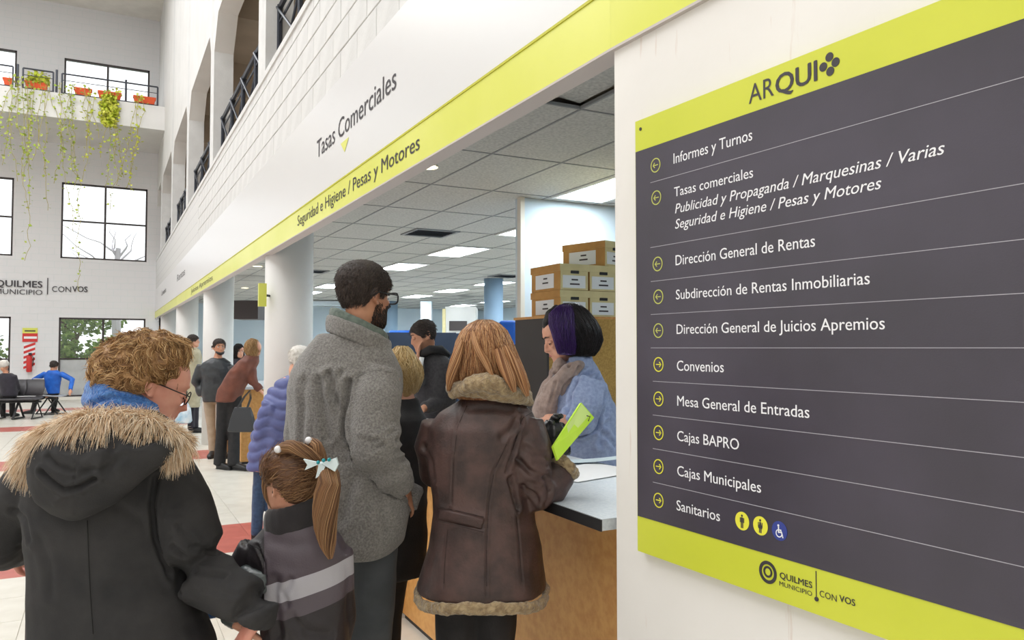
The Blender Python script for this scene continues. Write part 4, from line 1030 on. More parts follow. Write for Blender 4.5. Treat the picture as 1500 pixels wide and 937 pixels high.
def lock(root, pts, rad, n_, nm, m='girl', spread=1.0):
    pts = [V(p) for p in pts]; pa = []; K = 12
    for k in range(n_):
        a0 = random.uniform(0,6.28); rr = math.sqrt(random.random()); row = []
        for j in range(K):
            t = j/(K-1)*(len(pts)-1); i = min(int(t), len(pts)-2); f_ = t-i
            p0, p1, p2, p3 = pts[max(i-1,0)], pts[i], pts[i+1], pts[min(i+2,len(pts)-1)]
            p = .5*((2*p1)+(p2-p0)*f_+(2*p0-5*p1+4*p2-p3)*f_*f_+(3*p1-p0-3*p2+p3)*f_**3)
            R_ = rad[i]*(1-f_)+rad[i+1]*f_; tg = (p2-p1).normalized(); s1 = tg.cross(HF).normalized(); s2 = tg.cross(s1)
            a = a0+j*.22*spread; row.append(tuple(p+(s1*math.cos(a)+s2*math.sin(a))*R_*rr))
        pa.append(row)
    core = MB(); core.tube(pts, [q*.8 for q in rad], 10); co_ = core.build(nm, HM[m+'b'], root, True)
    strands(pa, .0012, HM[m], 'hair_strands', co_, taper=.5, kind='stuff'); return co_
# ================================================================== PEOPLE: foreground
def clothmat(name, c, c2, scale=60, bump=.25, bscale=220, rough=.85, sheen=.2, **k): return mat(name, c, rough, c2, scale, bump, bscale, sheen=sheen, **k)
M['parka'] = clothmat('black_parka_cotton', srgb(40,40,42), srgb(54,53,54), 9, .12, 260, .8, 0, spec=.35)
M['scarf'] = clothmat('blue_knit', srgb(44,98,176), srgb(84,140,212), 70, .9, 160, .9, .4)
M['fleece'] = clothmat('grey_fleece', srgb(146,143,139), srgb(112,109,107), 150, .7, 240, .95, .3)
M['fleece_in'] = clothmat('green_grey_lining', srgb(104,116,108), srgb(84,96,88), 60, .3, 200)
M['leather'] = clothmat('brown_suede_leather', srgb(84,62,58), srgb(56,42,40), 14, .18, 120, .48, 0, spec=.5)
M['shear'] = clothmat('shearling', srgb(176,154,118), srgb(134,112,82), 55, 1.0, 110, .95, .4)
M['black_cloth'] = clothmat('black_cloth', srgb(26,25,27), srgb(36,34,36), 20, .15, 200, .8, 0)
M['trgrey'] = clothmat('grey_trousers', srgb(84,88,92), srgb(70,74,78), 8, .1, 200, .85, 0)
M['girl_up'] = clothmat('dark_plum_softshell', srgb(84,76,82), srgb(62,54,60), 10, .12, 200, .45, .1, spec=.5)
M['girl_dk'] = clothmat('black_velour', srgb(36,31,35), srgb(26,22,26), 20, .1, 200, .8, .3)
M['girl_st'] = clothmat('light_grey_stripe', srgb(168,166,172), srgb(144,142,150), 30, .2, 200, .7, 0)
M['girl_md'] = clothmat('mid_grey_stripe', srgb(86,80,86), srgb(72,66,72), 20, .1, 200, .7, 0)
M['nylon'] = mat('grey_green_nylon', srgb(84,92,92), .3, srgb(60,66,68), 20, .5, 30)
M['shirt'] = clothmat('blue_chambray', srgb(158,172,204), srgb(138,152,188), 60, .25, 260, .85, 0)
M['shawl'] = clothmat('taupe_scarf', srgb(164,144,134), srgb(142,122,114), 40, .4, 150, .9, .2)
M['bag_l'] = mat('oxblood_leather', srgb(74,34,34), .45); M['buckle'] = mat('brass', srgb(206,190,140), .35, metal=.6)
HM = {
 'curl': hairmat('hair_golden_brown', [srgb(92,64,40), srgb(158,118,76), srgb(200,160,110), srgb(228,196,150)], .5),
 'curlb': mat('hair_base_golden', srgb(124,90,58), .6, srgb(172,132,88), 26, .8, 60),
 'fur': hairmat('hood_fur', [srgb(178,138,102), srgb(232,200,162), srgb(250,230,202), srgb(255,244,226)], .6),
 'furb': mat('hood_fur_base', srgb(164,130,98), .9),
 'brown': hairmat('hair_dark_brown', [srgb(38,31,29), srgb(64,53,48), srgb(98,84,77)], .5),
 'brownb': mat('hair_base_dark', srgb(42,34,31), .7, srgb(54,44,40), 60, .6, 120),
 'red': hairmat('hair_copper', [srgb(98,60,40), srgb(158,104,66), srgb(200,150,102), srgb(230,190,146)], .38, .5),
 'redb': mat('hair_base_copper', srgb(132,74,42), .5, srgb(168,100,58), 20, .4, 60, stretch=(1,1,.15)),
 'girl': hairmat('hair_light_brown', [srgb(86,58,40), srgb(126,90,62), srgb(160,118,82), srgb(192,154,112)], .4, .4),
 'girlb': mat('hair_base_light_brown', srgb(84,58,42), .5, srgb(108,76,56), 20, .4, 60),
 'blond': hairmat('hair_blond', [srgb(168,134,86), srgb(208,178,124), srgb(232,210,164)], .45),
 'blondb': mat('hair_base_blond', srgb(176,142,96), .6, srgb(206,174,122), 20, .4, 60),
 'blk': hairmat('hair_black', [srgb(16,13,15), srgb(30,25,28), srgb(44,36,38)], .35, .5), 'blkb': mat('hair_base_black', srgb(22,18,20), .5),
 'pur': hairmat('hair_purple', [srgb(40,20,66), srgb(62,32,100), srgb(84,48,128)], .35, .5), 'white': hairmat('hair_white', [srgb(200,196,188), srgb(230,226,220)], .6)}
def legs_body(b, L):
    """bare legs inside trousers: L = list of (hip, knee, ankle, toe dir)"""
    for hp, kn, an, td in L:
        b.tube([hp, (hp+kn)/2, kn, (kn*.6+an*.4), an], [.078,.066,.050,.048,.034], 12)
        d = Vector((td[0],td[1],0)).normalized(); b.tube([an-d*.03-Vector((0,0,.03)), an+d*.06-Vector((0,0,.04)), an+d*.15-Vector((0,0,.05))], [.03,.032,.02], 8)
def trousers(name, L, m, root, r=(.098,.082,.066,.06), hemz=.05, waist=None, sm=4, vox=.009, seed=3):
    b = MB()
    for hp, kn, an, td in L:
        e = an.copy(); e.z = hemz; b.tube([hp+Vector((0,0,.06)), hp*.5+kn*.5, kn, e+(kn-e)*.3, e], [r[0], r[1], r[2], r[3], r[3]*1.03], 14)
    m1 = (L[0][0]+L[1][0])/2; b.ball(m1+Vector((0,0,.05)), ((L[0][0]-L[1][0]).length/2+r[0]*.92, r[0]*1.25, .14), 16, 10, ((L[1][0]-L[0][0]).normalized(), Vector((0,0,1)).cross((L[1][0]-L[0][0]).normalized()), Vector((0,0,1))))
    return remesh(b, name, m, root, vox, sm, lambda co, nr: folds(co, nr, (9,9,5), .005, seed))
V = Vector
M['seamdk'] = mat('dark_stitching', srgb(22,21,23), .9); M['seambr'] = mat('brown_stitching', srgb(44,30,28), .8); M['seamgy'] = mat('grey_stitching', srgb(112,110,107), .9); M['belt'] = clothmat('coat_half_belt', srgb(72,50,46), srgb(56,40,38), 14, .18, 120, .5, 0)
# ---------------------------------------------------------------- older woman, black parka (nearest)
def make_parka_woman():
    d0 = 2.2; base = P(175, 700, d0); base.z = 0
    root = thing('person', base, 'person in black fur-hooded parka and blue scarf, curly golden brown hair, back turned', 'person')
    hc = P(224, 563, d0); fdir = RT*.80+HF*.52+V((0,0,-.42))
    b = MB(); hb = MB(); head_pieces(hb, hc, fdir, .97, neck=P(185, 618, d0)); b.v, b.f, b.m = list(hb.v), list(hb.f), list(hb.m)
    rows = [(900,85,245,d0,.10),(800,78,245,d0,.10),(700,75,255,d0,.10),(650,80,250,d0,.09),(620,130,225,d0,.07)]
    loft(b, prings(rows), 20)
    hpL, hpR = P(110,985,d0), P(245,985,d0)
    L = [(hpL, V((hpL.x,hpL.y,.45)), V((hpL.x,hpL.y-.02,.08)), HF+RT*-.1), (hpR, V((hpR.x,hpR.y+.03,.45)), V((hpR.x,hpR.y+.03,.08)), HF+RT*.25)]
    for l in L: l[0].z = .82
    legs_body(b, L)
    shR, elR, wrR = P(240,700,d0), P(296,838,d0-.03), P(372,893,d0-.11)
    shL, elL, wrL = P(70,700,d0), P(-8,775,d0+.02), P(20,812,d0+.22)
    b.tube([shR, P(268,770,d0-.01), P(290,828,d0-.02), P(312,852,d0-.05), P(345,870,d0-.085), wrR], [.045,.04,.036,.034,.032,.028], 12); b.tube([shL, P(30,735,d0), P(0,785,d0+.03), P(12,800,d0+.12), wrL], [.045,.04,.036,.034,.028], 12)
    b.tube([wrR, P(374,912,d0-.11)], [.026,.022], 10); hand_pieces(b, P(372,914,d0-.11), P(352,940,d0-.10)-P(372,914,d0-.11), RT*.4+V((0,0,-.6))+HF*.5, -1, .80, .5)
    hand_pieces(b, wrL, HF*.8+V((0,0,-.3)), RT*.9, 1, .9, .6)
    remesh(b, 'body', M['skin3'], root, .0055, 3)
    face_parts(root, hc, fdir, .97, closed=M['skin3'])
    # glasses
    r, f, u = frame(fdir); Lh = lambda x, y, z: hc+(r*x+f*y+u*z)*.97
    g = MB()
    for q in (-1,1):
        cpt = Lh(q*.030,.100,-.002); g.tube([cpt+(r*math.cos(a)*.024+u*math.sin(a)*.019) for a in [i*math.pi/8 for i in range(17)]],[.0018]*17,6); g.tube([Lh(q*.053,.098,.004),Lh(q*.075,.06,.004),Lh(q*.079,-.005,.006)],[.0018]*3,6)
    g.build('glasses', M['black'], root, True)
    # parka: body and sleeves in one continuous garment
    c = MB(); rows = [(1105,50,322,d0,.17),(1030,50,322,d0,.17),(937,54,308,d0,.165),(880,56,285,d0,.16),(820,52,264,d0,.155),(760,47,256,d0,.15),(715,44,262,d0,.14),(680,52,268,d0,.125),(650,72,252,d0,.11),(622,100,232,d0,.095),(600,125,236,d0,.085)]
    loft(c, prings(rows), 28, 2.4)
    c.tube([P(236,676,d0), P(262,735,d0), P(283,800,d0-.01), P(305,845,d0-.03), P(336,866,d0-.07), P(362,880,d0-.10), P(377,895,d0-.11), P(371,909,d0-.11)], [.078,.082,.083,.080,.068,.062,.060,.052], 18)
    c.tube([P(78,688,d0), P(42,718,d0), P(8,765,d0+.02), P(-8,792,d0+.03), P(6,800,d0+.1), P(26,800,d0+.2)], [.085,.083,.078,.076,.070,.062], 18)
    def post(co, nr):
        rel = co-np.array(P(290,835,d0)); near = np.exp(-(np.linalg.norm(rel,axis=1)/.17)**2)
        co = folds(co, nr, (6,6,4), .009, 2)
        co = co + nr*((1-2*np.abs(vnoise(co*np.array((10,10,26)),5)))*near*.006)[:,None]
        return co
    cr = [([(128,755),(130,820),(133,880),(138,936)],.0022,.0035),
          ([(262,770),(285,800),(318,812)],.008,.006),([(255,800),(290,838),(330,845)],.007,.008),([(270,852),(300,862),(345,872)],.006,.005),([(305,795),(285,815),(255,822)],.005,.004),
          ([(228,700),(222,740),(228,790),(243,835),(270,868)],.007,.009),([(175,742),(205,760),(225,790)],.01,.004),([(330,905),(345,890),(352,868)],.005,.004),
          ([(60,790),(75,830),(78,870)],.012,.004),([(165,860),(200,850),(240,862)],.014,.003),([(285,735),(262,752),(240,752)],.006,.004),([(300,760),(280,778),(252,782)],.005,.004),([(378,866),(386,882),(388,905)],.004,.004),([(368,868),(374,886),(374,908)],.003,.003),
          ([(20,745),(40,760),(48,790)],.008,.005),([(0,815),(25,800),(46,800)],.006,.004)]
    pk = remesh(c, 'parka', M['parka'], root, .0065, 4, post, creases=cr)
    seam(pk, [(128,762),(130,820),(133,880),(137,936)], .0012, M['seamdk'])
    seam(pk, [(232,706),(226,740),(231,785),(240,815)], .0012, M['seamdk'])
    # hood lying on the back
    h = MB(); hr = [(762,98,118,2.035,.012),(752,72,140,2.02,.03),(735,52,170,2.01,.045),(708,42,205,2.01,.06),(680,42,240,2.02,.075),(655,52,262,2.03,.085),(632,78,258,2.06,.09),(612,105,240,2.10,.085),(600,130,225,2.14,.06)]
    loft(h, prings(hr), 28, 2.1)
    hc_ = [([(110,625),(111,680),(110,720),(106,752)],.0025,.004),([(62,690),(78,706),(95,718),(118,712),(140,700)],.006,.010),([(80,735),(98,722),(120,722)],.006,-.005),([(140,640),(165,655),(160,690)],.012,.006),([(95,655),(120,662),(150,650)],.01,.005),([(180,640),(205,650),(232,640)],.008,.005),([(70,668),(85,684),(108,690)],.006,.005),([(125,690),(150,688),(180,668)],.008,.005)]
    remesh(h, 'hood', M['parka'], root, .006, 4, lambda co, nr: folds(co, nr, (8,8,9), .005, 11), creases=hc_)
    # fur trim
    rim = [(52,672),(62,656),(80,640),(106,628),(138,621),(175,619),(208,623),(234,633),(254,644),(266,654)]
    rp = [P(x, y, 2.06-.035*math.sin(math.pi*i/(len(rim)-1))+.05*abs(i/(len(rim)-1)-.5)) for i, (x, y) in enumerate(rim)]
    fb = MB(); fb.tube(rp, [.016]+[.03]*(len(rp)-2)+[.016], 10); fo = fb.build('fur_trim', HM['furb'], root, True)
    pa = []; wd = []
    for k in range(11000):
        t = random.random()*(len(rp)-1); i = int(t); f_ = t-i; p = rp[i]*(1-f_)+rp[min(i+1,len(rp)-1)]*f_; tg = (rp[min(i+1,len(rp)-1)]-rp[i]).normalized()
        a = random.uniform(-1.0, 3.3); nb = (-HF-tg*(-HF).dot(tg)).normalized(); nu_ = tg.cross(nb); nu_ = nu_ if nu_.z > 0 else -nu_
        dr = nb*math.cos(a-.9)+nu_*math.sin(a-.9)*-1
        dr = nb*math.cos(a)+nu_*math.sin(a)*.9; rr = .024
        cl = 1+.35*noise.noise(p*28); ln = random.uniform(.045,.080)*cl*(.55 if a > 1.2 else 1)
        q = p+dr*rr; side = tg*(noise.noise(p*18+V((5,0,0)))*.8+random.gauss(0,.22)); row = [q]
        vel = (dr*.85+side+V((0,0,-.15))).normalized()
        for j in range(4):
            vel = (vel+V((0,0,-.36))).normalized(); row.append(row[-1]+vel*ln/4)
        pa.append([tuple(v) for v in row]); wd.append(random.uniform(.0009,.0017))
    strands(pa, np.array(wd), HM['fur'], 'fur_strands', fo, taper=.15, kind='stuff')
    # scarf: two wraps round the neck
    s_ = MB()
    for (cy, hw, hd, rr, tl, dy) in ((588,44,.085,.028,.030,0),(604,50,.095,.026,.03,0),(578,38,.075,.020,.026,0)):
        pts = []
        for i in range(25):
            a = 2*math.pi*i/24; q = P(190,cy,d0)+RT*math.cos(a)*hw*d0/FPX+HF*math.sin(a)*hd+V((0,0,-tl*math.cos(a)*1.2-.02*math.sin(a))); pts.append(q)
        s_.tube(pts, [rr]*25, 12, cap=False)
    
    remesh(s_, 'scarf', M['scarf'], root, .006, 3, lambda co, nr: folds(co, nr, (14,14,34), .006, 4), creases=[([(135,592),(165,582),(205,590),(240,606)],.006,.008)])
    o = MB(); 
    # scarf ends peeping out below the arm
    sc_ = MB(); sc_.tube([P(296,780,d0+.13),P(300,840,d0+.13),P(303,905,d0+.12)],[(.03,.012)]*3,10,ref=HF); sc_.build('scarf_end', M['scarf'], root, True)
    # hair
    HRn = [(600,150,206,d0-.01,.05,.085),(578,150,236,d0,.06,.09),(566,144,250,d0,.085,.115),(552,141,262,d0,.095,.125),(533,145,274,d0,.10,.13),(515,155,276,d0,.10,.12),(502,170,268,d0,.09,.10),(493,190,250,d0,.065,.07),(489,208,234,d0,.03,.035)]
    up = V((0,0,1)); rings = []
    for (y, l, r_, d, h1, h2) in HRn: rings.append((P((l+r_)/2, y, d), RT, HF, (r_-l)/2*d/FPX, h1*.75, h2*.8))
    # shift rings that would cover the cheek
    hbm = MB(); loft(hbm, rings[1:], 28, 2.1)
    def hpost(co, nr):
        w_ = np.stack([vnoise(co*14+k*13, 20+k) for k in range(3)],1)*.9
        a = 1-2*np.abs(vnoise(co*30+w_, 7)); b_ = 1-2*np.abs(vnoise(co*62+w_*2, 8)); co = co+nr*(a*.011+b_*.004)[:,None]
        # open the face side: push back what lies in front of the ear
        r3, f3, u3 = [np.array(v) for v in frame(fdir)]; q = co-np.array(hc); y = q@f3; z = q@u3; x = q@r3
        over = np.maximum(np.clip((y-(.035+np.clip(z,-.1,.12)*.35))/.02,0,1)*np.clip((.012-z)/.02,0,1), np.clip((y+.026)/.012,0,1)*np.clip((.004-z)/.015,0,1))
        tgt = np.array(hc)+ (q-np.outer(y,f3))*.72 + np.outer(np.minimum(y,.045),f3)
        return co*(1-over[:,None])+tgt*over[:,None]
    hair = remesh(hbm, 'hair', HM['curlb'], root, .006, 2, hpost)
    hme = hair.data; pa = []; wd = []; r3, f3, u3 = frame(fdir)
    vco = np.empty(len(hme.vertices)*3); hme.vertices.foreach_get('co', vco); vco = vco.reshape(-1,3)+np.array(parent_loc(root)); vn = np.empty(len(vco)*3); hme.vertices.foreach_get('normal', vn); vn = vn.reshape(-1,3)
    idx = np.random.permutation(len(vco))
    for i in idx:
        if len(pa) > 6500: break
        p = V(vco[i]); n_ = V(vn[i]); q = p-hc; y = q.dot(f3); z = q.dot(u3); x = q.dot(r3)
        if (y > .03+max(-.1,min(z,.12))*.35 and z < .02) or (y > -.030 and z < .012): continue
        if z < -.03 and -.02 < y+.01 and abs(x) > .03: continue
        w3 = V((noise.noise(p*13), noise.noise(p*13+V((9,0,0))), noise.noise(p*13+V((0,7,0)))))
        back = (-f3*.6-u3*.5+RT*.2*0); flow = back+w3*1.9; flow -= n_*flow.dot(n_); flow.normalize(); ln = random.uniform(.025,.05); row = [p-n_*.003]; sw = n_.cross(flow)*(1 if noise.noise(p*9+V((3,3,3))) > 0 else -1)
        for j in range(1,6):
            a = j*.42; row.append(row[-1]+(flow*math.cos(a)+sw*math.sin(a)*.8+n_*(.42-.12*j)).normalized()*ln/5)
        pa.append([tuple(v) for v in row]); wd.append(random.uniform(.0009,.0019))
    strands(pa, np.array(wd), HM['curl'], 'curls', hair, taper=.3, kind='stuff')
    trousers('trousers', L, M['black_cloth'], root)
    for l in L: shoe('shoe', l[2], l[3], M['black'], root)
    # shoulder bag at her left side (held under the arm): a thing of its own
    bag = thing('handbag', P(40,870,d0+.12), 'oxblood leather shoulder bag hanging at the left side of the black parka', 'bag')
    c0 = P(48,1040,d0+.14); bb = MB(); bb.obox(c0+V((0,0,-.06)), RT*.045, HF*.14, V((0,0,.13))); bevel(bb.build('bag_body', M['bag_l'], bag), .02, 3)
    MB().tube([P(53,740,d0+.16),P(51,790,d0+.12),P(50,832,d0+.08)],[(.012,.004)]*3,8,ref=HF).build('strap', M['bag_l'], bag)
    MB().tube([P(50,838,d0+.06),P(49,900,d0+.08),P(46,1010,d0+.12)],[(.024,.005)]*3,8,ref=HF).build('strap', M['bag_l'], bag)
    MB().box(*[tuple(P(49,834,d0+.06)+V(q)) for q in ((-.006,-.006,-.02),(.006,.006,.02))]).build('buckle', M['buckle'], bag)
    return root
make_parka_woman()
# ---------------------------------------------------------------- tall man, grey fleece
def make_fleece_man():
    d0 = 2.75; base = P(520, 700, d0); base.z = 0
    root = thing('person', base, 'tall bearded person with glasses and short dark hair in grey fleece jacket, hand in pocket', 'person')
    hc = P(533, 432, d0); fdir = RT*.60+HF*.80+V((0,0,-.06)); hs = .985
    b = MB(); hb = MB(); head_pieces(hb, hc, fdir, hs, neck=P(520, 505, d0)); b.v, b.f, b.m = list(hb.v), list(hb.f), list(hb.m)
    loft(b, prings([(770,455,550,d0,.10),(680,448,560,d0,.10),(600,445,568,d0,.11),(545,445,568,d0,.10),(510,480,555,d0,.08)]), 20)
    hpL, hpR = P(512,850,d0), P(548,850,d0)
    L = [(V((hpL.x,hpL.y,.92)), V((hpL.x,hpL.y+.03,.50)), V((hpL.x-.02,hpL.y,.09)), HF), (V((hpR.x,hpR.y,.92)), V((hpR.x,hpR.y+.04,.50)), V((hpR.x,hpR.y+.04,.09)), HF+RT*.4)]
    legs_body(b, L)
    b.tube([P(566,552,d0-.04), P(560,655,d0-.10), P(588,706,d0-.02)], [.05,.045,.03], 12); b.tube([P(462,560,d0), P(444,650,d0+.06), P(472,695,d0+.12)], [.05,.045,.03], 12)
    hand_pieces(b, P(591,708,d0-.03), P(604,738,d0+.04)-P(591,708,d0-.03), RT*-.8-HF*.2, -1, .95, .35)
    hand_pieces(b, P(472,695,d0+.12), RT*.9+HF*-.1, V((0,0,-1)), 1, .9, .7)
    remesh(b, 'body', M['skin2'], root, .0055, 3)
    face_parts(root, hc, fdir, hs, brow=M['lash'])
    r, f, u = frame(fdir); Lh = lambda x, y, z: hc+(r*x+f*y+u*z)*hs
    g = MB(); ln_ = MB()
    for q in (-1,1):
        cpt = Lh(q*.034,.112,-.002); g.tube([cpt+(r*math.copysign(abs(math.cos(a))**.6,math.cos(a))*.027+u*math.copysign(abs(math.sin(a))**.6,math.sin(a))*.020) for a in [i*math.pi/10 for i in range(21)]],[.0028]*21,6); g.tube([Lh(q*.060,.110,.006),Lh(q*.078,.09,.007),Lh(q*.083,-.005,.008),Lh(q*.084,-.03,-.01)],[.0028]*4,6); ln_.disc(cpt, f, .024, 20, .001)
    g.tube([Lh(-.008,.113,.004),Lh(.008,.113,.004)],[.0022]*2,6)
    gl = thing('glasses', Lh(0,.11,0), 'black-framed glasses worn by the tall person in grey fleece', 'glasses'); gl.parent = root; gl.location = Lh(0,.11,0)-parent_loc(root)
    for k in ('label','category'): del gl[k]
    g.build('glasses_frame', M['black'], gl, True); ln_.build('lens', M['glass'], gl)
    # beard: thin shell over jaw
    pa = []; bv = BVHTree.FromPolygons([V(v) for v in hb.v], hb.f); tries = 0
    while len(pa) < 2600 and tries < 30000:
        tries += 1; x, y, z = random.uniform(-.08,.08), random.uniform(-.02,.12), random.uniform(-.108,-.025)
        dl = V((x, y, z)); az = math.degrees(math.atan2(y, abs(x)+1e-6))
        if az < -2: continue
        zl = -.02 if az < 25 else (-.05 if az < 55 else -.035)
        if z > zl or (az > 68 and -.073 < z < -.05): continue
        dw = (r*x+f*y+u*z).normalized(); h = bv.ray_cast(hc+dw*.3, -dw)
        if h[0] is None: continue
        p = h[0]; pa.append([tuple(p), tuple(p+dw*.003+u*-.003), tuple(p+dw*.004+u*-.008)])
    strands(pa, .0011, HM['brown'], 'beard', root, kind='stuff')
    hair_cap(root, hc, fdir, hs, hb, HM['brown'], HM['brownb'], .009, [(-90,-.56),(-35,-.5),(-24,-.32),(-15,.10),(5,.16),(11,-.12),(22,-.14),(34,.12),(48,.32),(62,.42),(90,.48)], n_str=6000, slen=.013, swid=.0010, seed=3, noise_amp=.003)
    # jacket
    c = MB(); rows = [(806,452,572,d0,.15),(790,447,590,d0,.155),(750,440,600,d0,.16),(710,434,594,d0,.155),(660,430,582,d0,.15),(610,426,584,d0,.15),(570,423,590,d0,.145),(545,428,589,d0,.135),(522,440,580,d0,.115),(503,455,570,d0,.095),(490,466,562,d0,.08)]
    loft(c, prings(rows), 28, 2.35)
    c.tube([P(556,542,d0-.06), P(552,580,d0-.10), P(549,625,d0-.13), P(553,662,d0-.14), P(572,692,d0-.11), P(586,709,d0-.05)], [.068,.086,.084,.076,.062,.050], 18)
    c.tube([P(468,552,d0), P(450,590,d0+.02), P(446,640,d0+.05), P(456,690,d0+.13)], [.07,.075,.07,.06], 16)
    c.tube([P(585,715,d0+.02),P(604,725,d0+.04),P(600,745,d0+.04)],[.045,.05,.03],12)
    def post(co, nr):
        co = folds(co, nr, (7,7,3.5), .010, 31); rel = co-np.array(P(560,665,d0-.14)); near = np.exp(-(np.linalg.norm(rel,axis=1)/.13)**2)
        return co+nr*((1-2*np.abs(vnoise(co*np.array((10,10,30)),5)))*near*.010)[:,None]
    cr = [([(513,556),(530,546),(552,541),(580,546)],.003,.004),([(512,560),(508,600),(507,632),(520,664),(527,678)],.009,.014),([(528,684),(545,700),(570,722),(590,734)],.006,.012),
          ([(483,548),(488,575),(500,600),(508,640)],.010,.012),([(470,556),(474,600),(480,640)],.012,.008),([(446,560),(444,600),(440,660)],.014,.006),([(500,545),(490,560),(484,580)],.008,.006),
          ([(527,655),(545,662),(560,650)],.006,.007),([(530,640),(550,645),(575,632)],.007,.006),([(596,628),(580,640),(572,655)],.006,.006),([(510,790),(540,787),(565,780)],.002,.003),([(588,732),(588,760),(590,778)],.003,.005),
          ([(525,690),(510,720),(500,760)],.016,.006),([(548,710),(560,740),(565,775)],.014,.005)]
    fj = remesh(c, 'fleece_jacket', M['fleece'], root, .0065, 4, post, creases=cr)
    seam(fj, [(514,558),(530,548),(552,542),(578,546)], .0016, M['seamgy'])
    pass
    # collar: grey outer, green grey inner
    def collar(yo, m, name, rad, nx, dr, tw):
        pts = []
        for i in range(23):
            a = -1.15+ (math.pi+2.3)*i/22 + math.pi     # open in front
            q = P(519, 490, d0)+RT*(.016)+ (RT*math.cos(a)*nx+HF*math.sin(a)*dr) + V((0,0,yo-.012*math.sin(a)-.043*math.cos(a))); pts.append(q)
        bb = MB(); bb.tube(pts, [(.009,rad)]*23, 10, ref=V((0,0,1)), se=2.6); return remesh(bb, name, m, root, .0042, 1, lambda co, nr: folds(co, nr, (12,12,20), .004, 6))
    collar(-.005, M['fleece'], 'collar', .031, .106, .096, 0)
    collar(.030, M['fleece_in'], 'collar_lining', .022, .095, .085, 0)
    bl_ = MB(); bl_.tube([P(556,482,d0+.02),P(567,494,d0+.02),P(567,512,d0+.02)],[(.02,.006),(.028,.008),(.012,.006)],10,ref=RT); bl_.build('collar_flap', M['black_cloth'], root, True)
    trousers('trousers', L, M['trgrey'], root, (.088,.082,.074,.068))
    for l in L: shoe('shoe', l[2], l[3], M['black'], root, 1.1)
make_fleece_man()
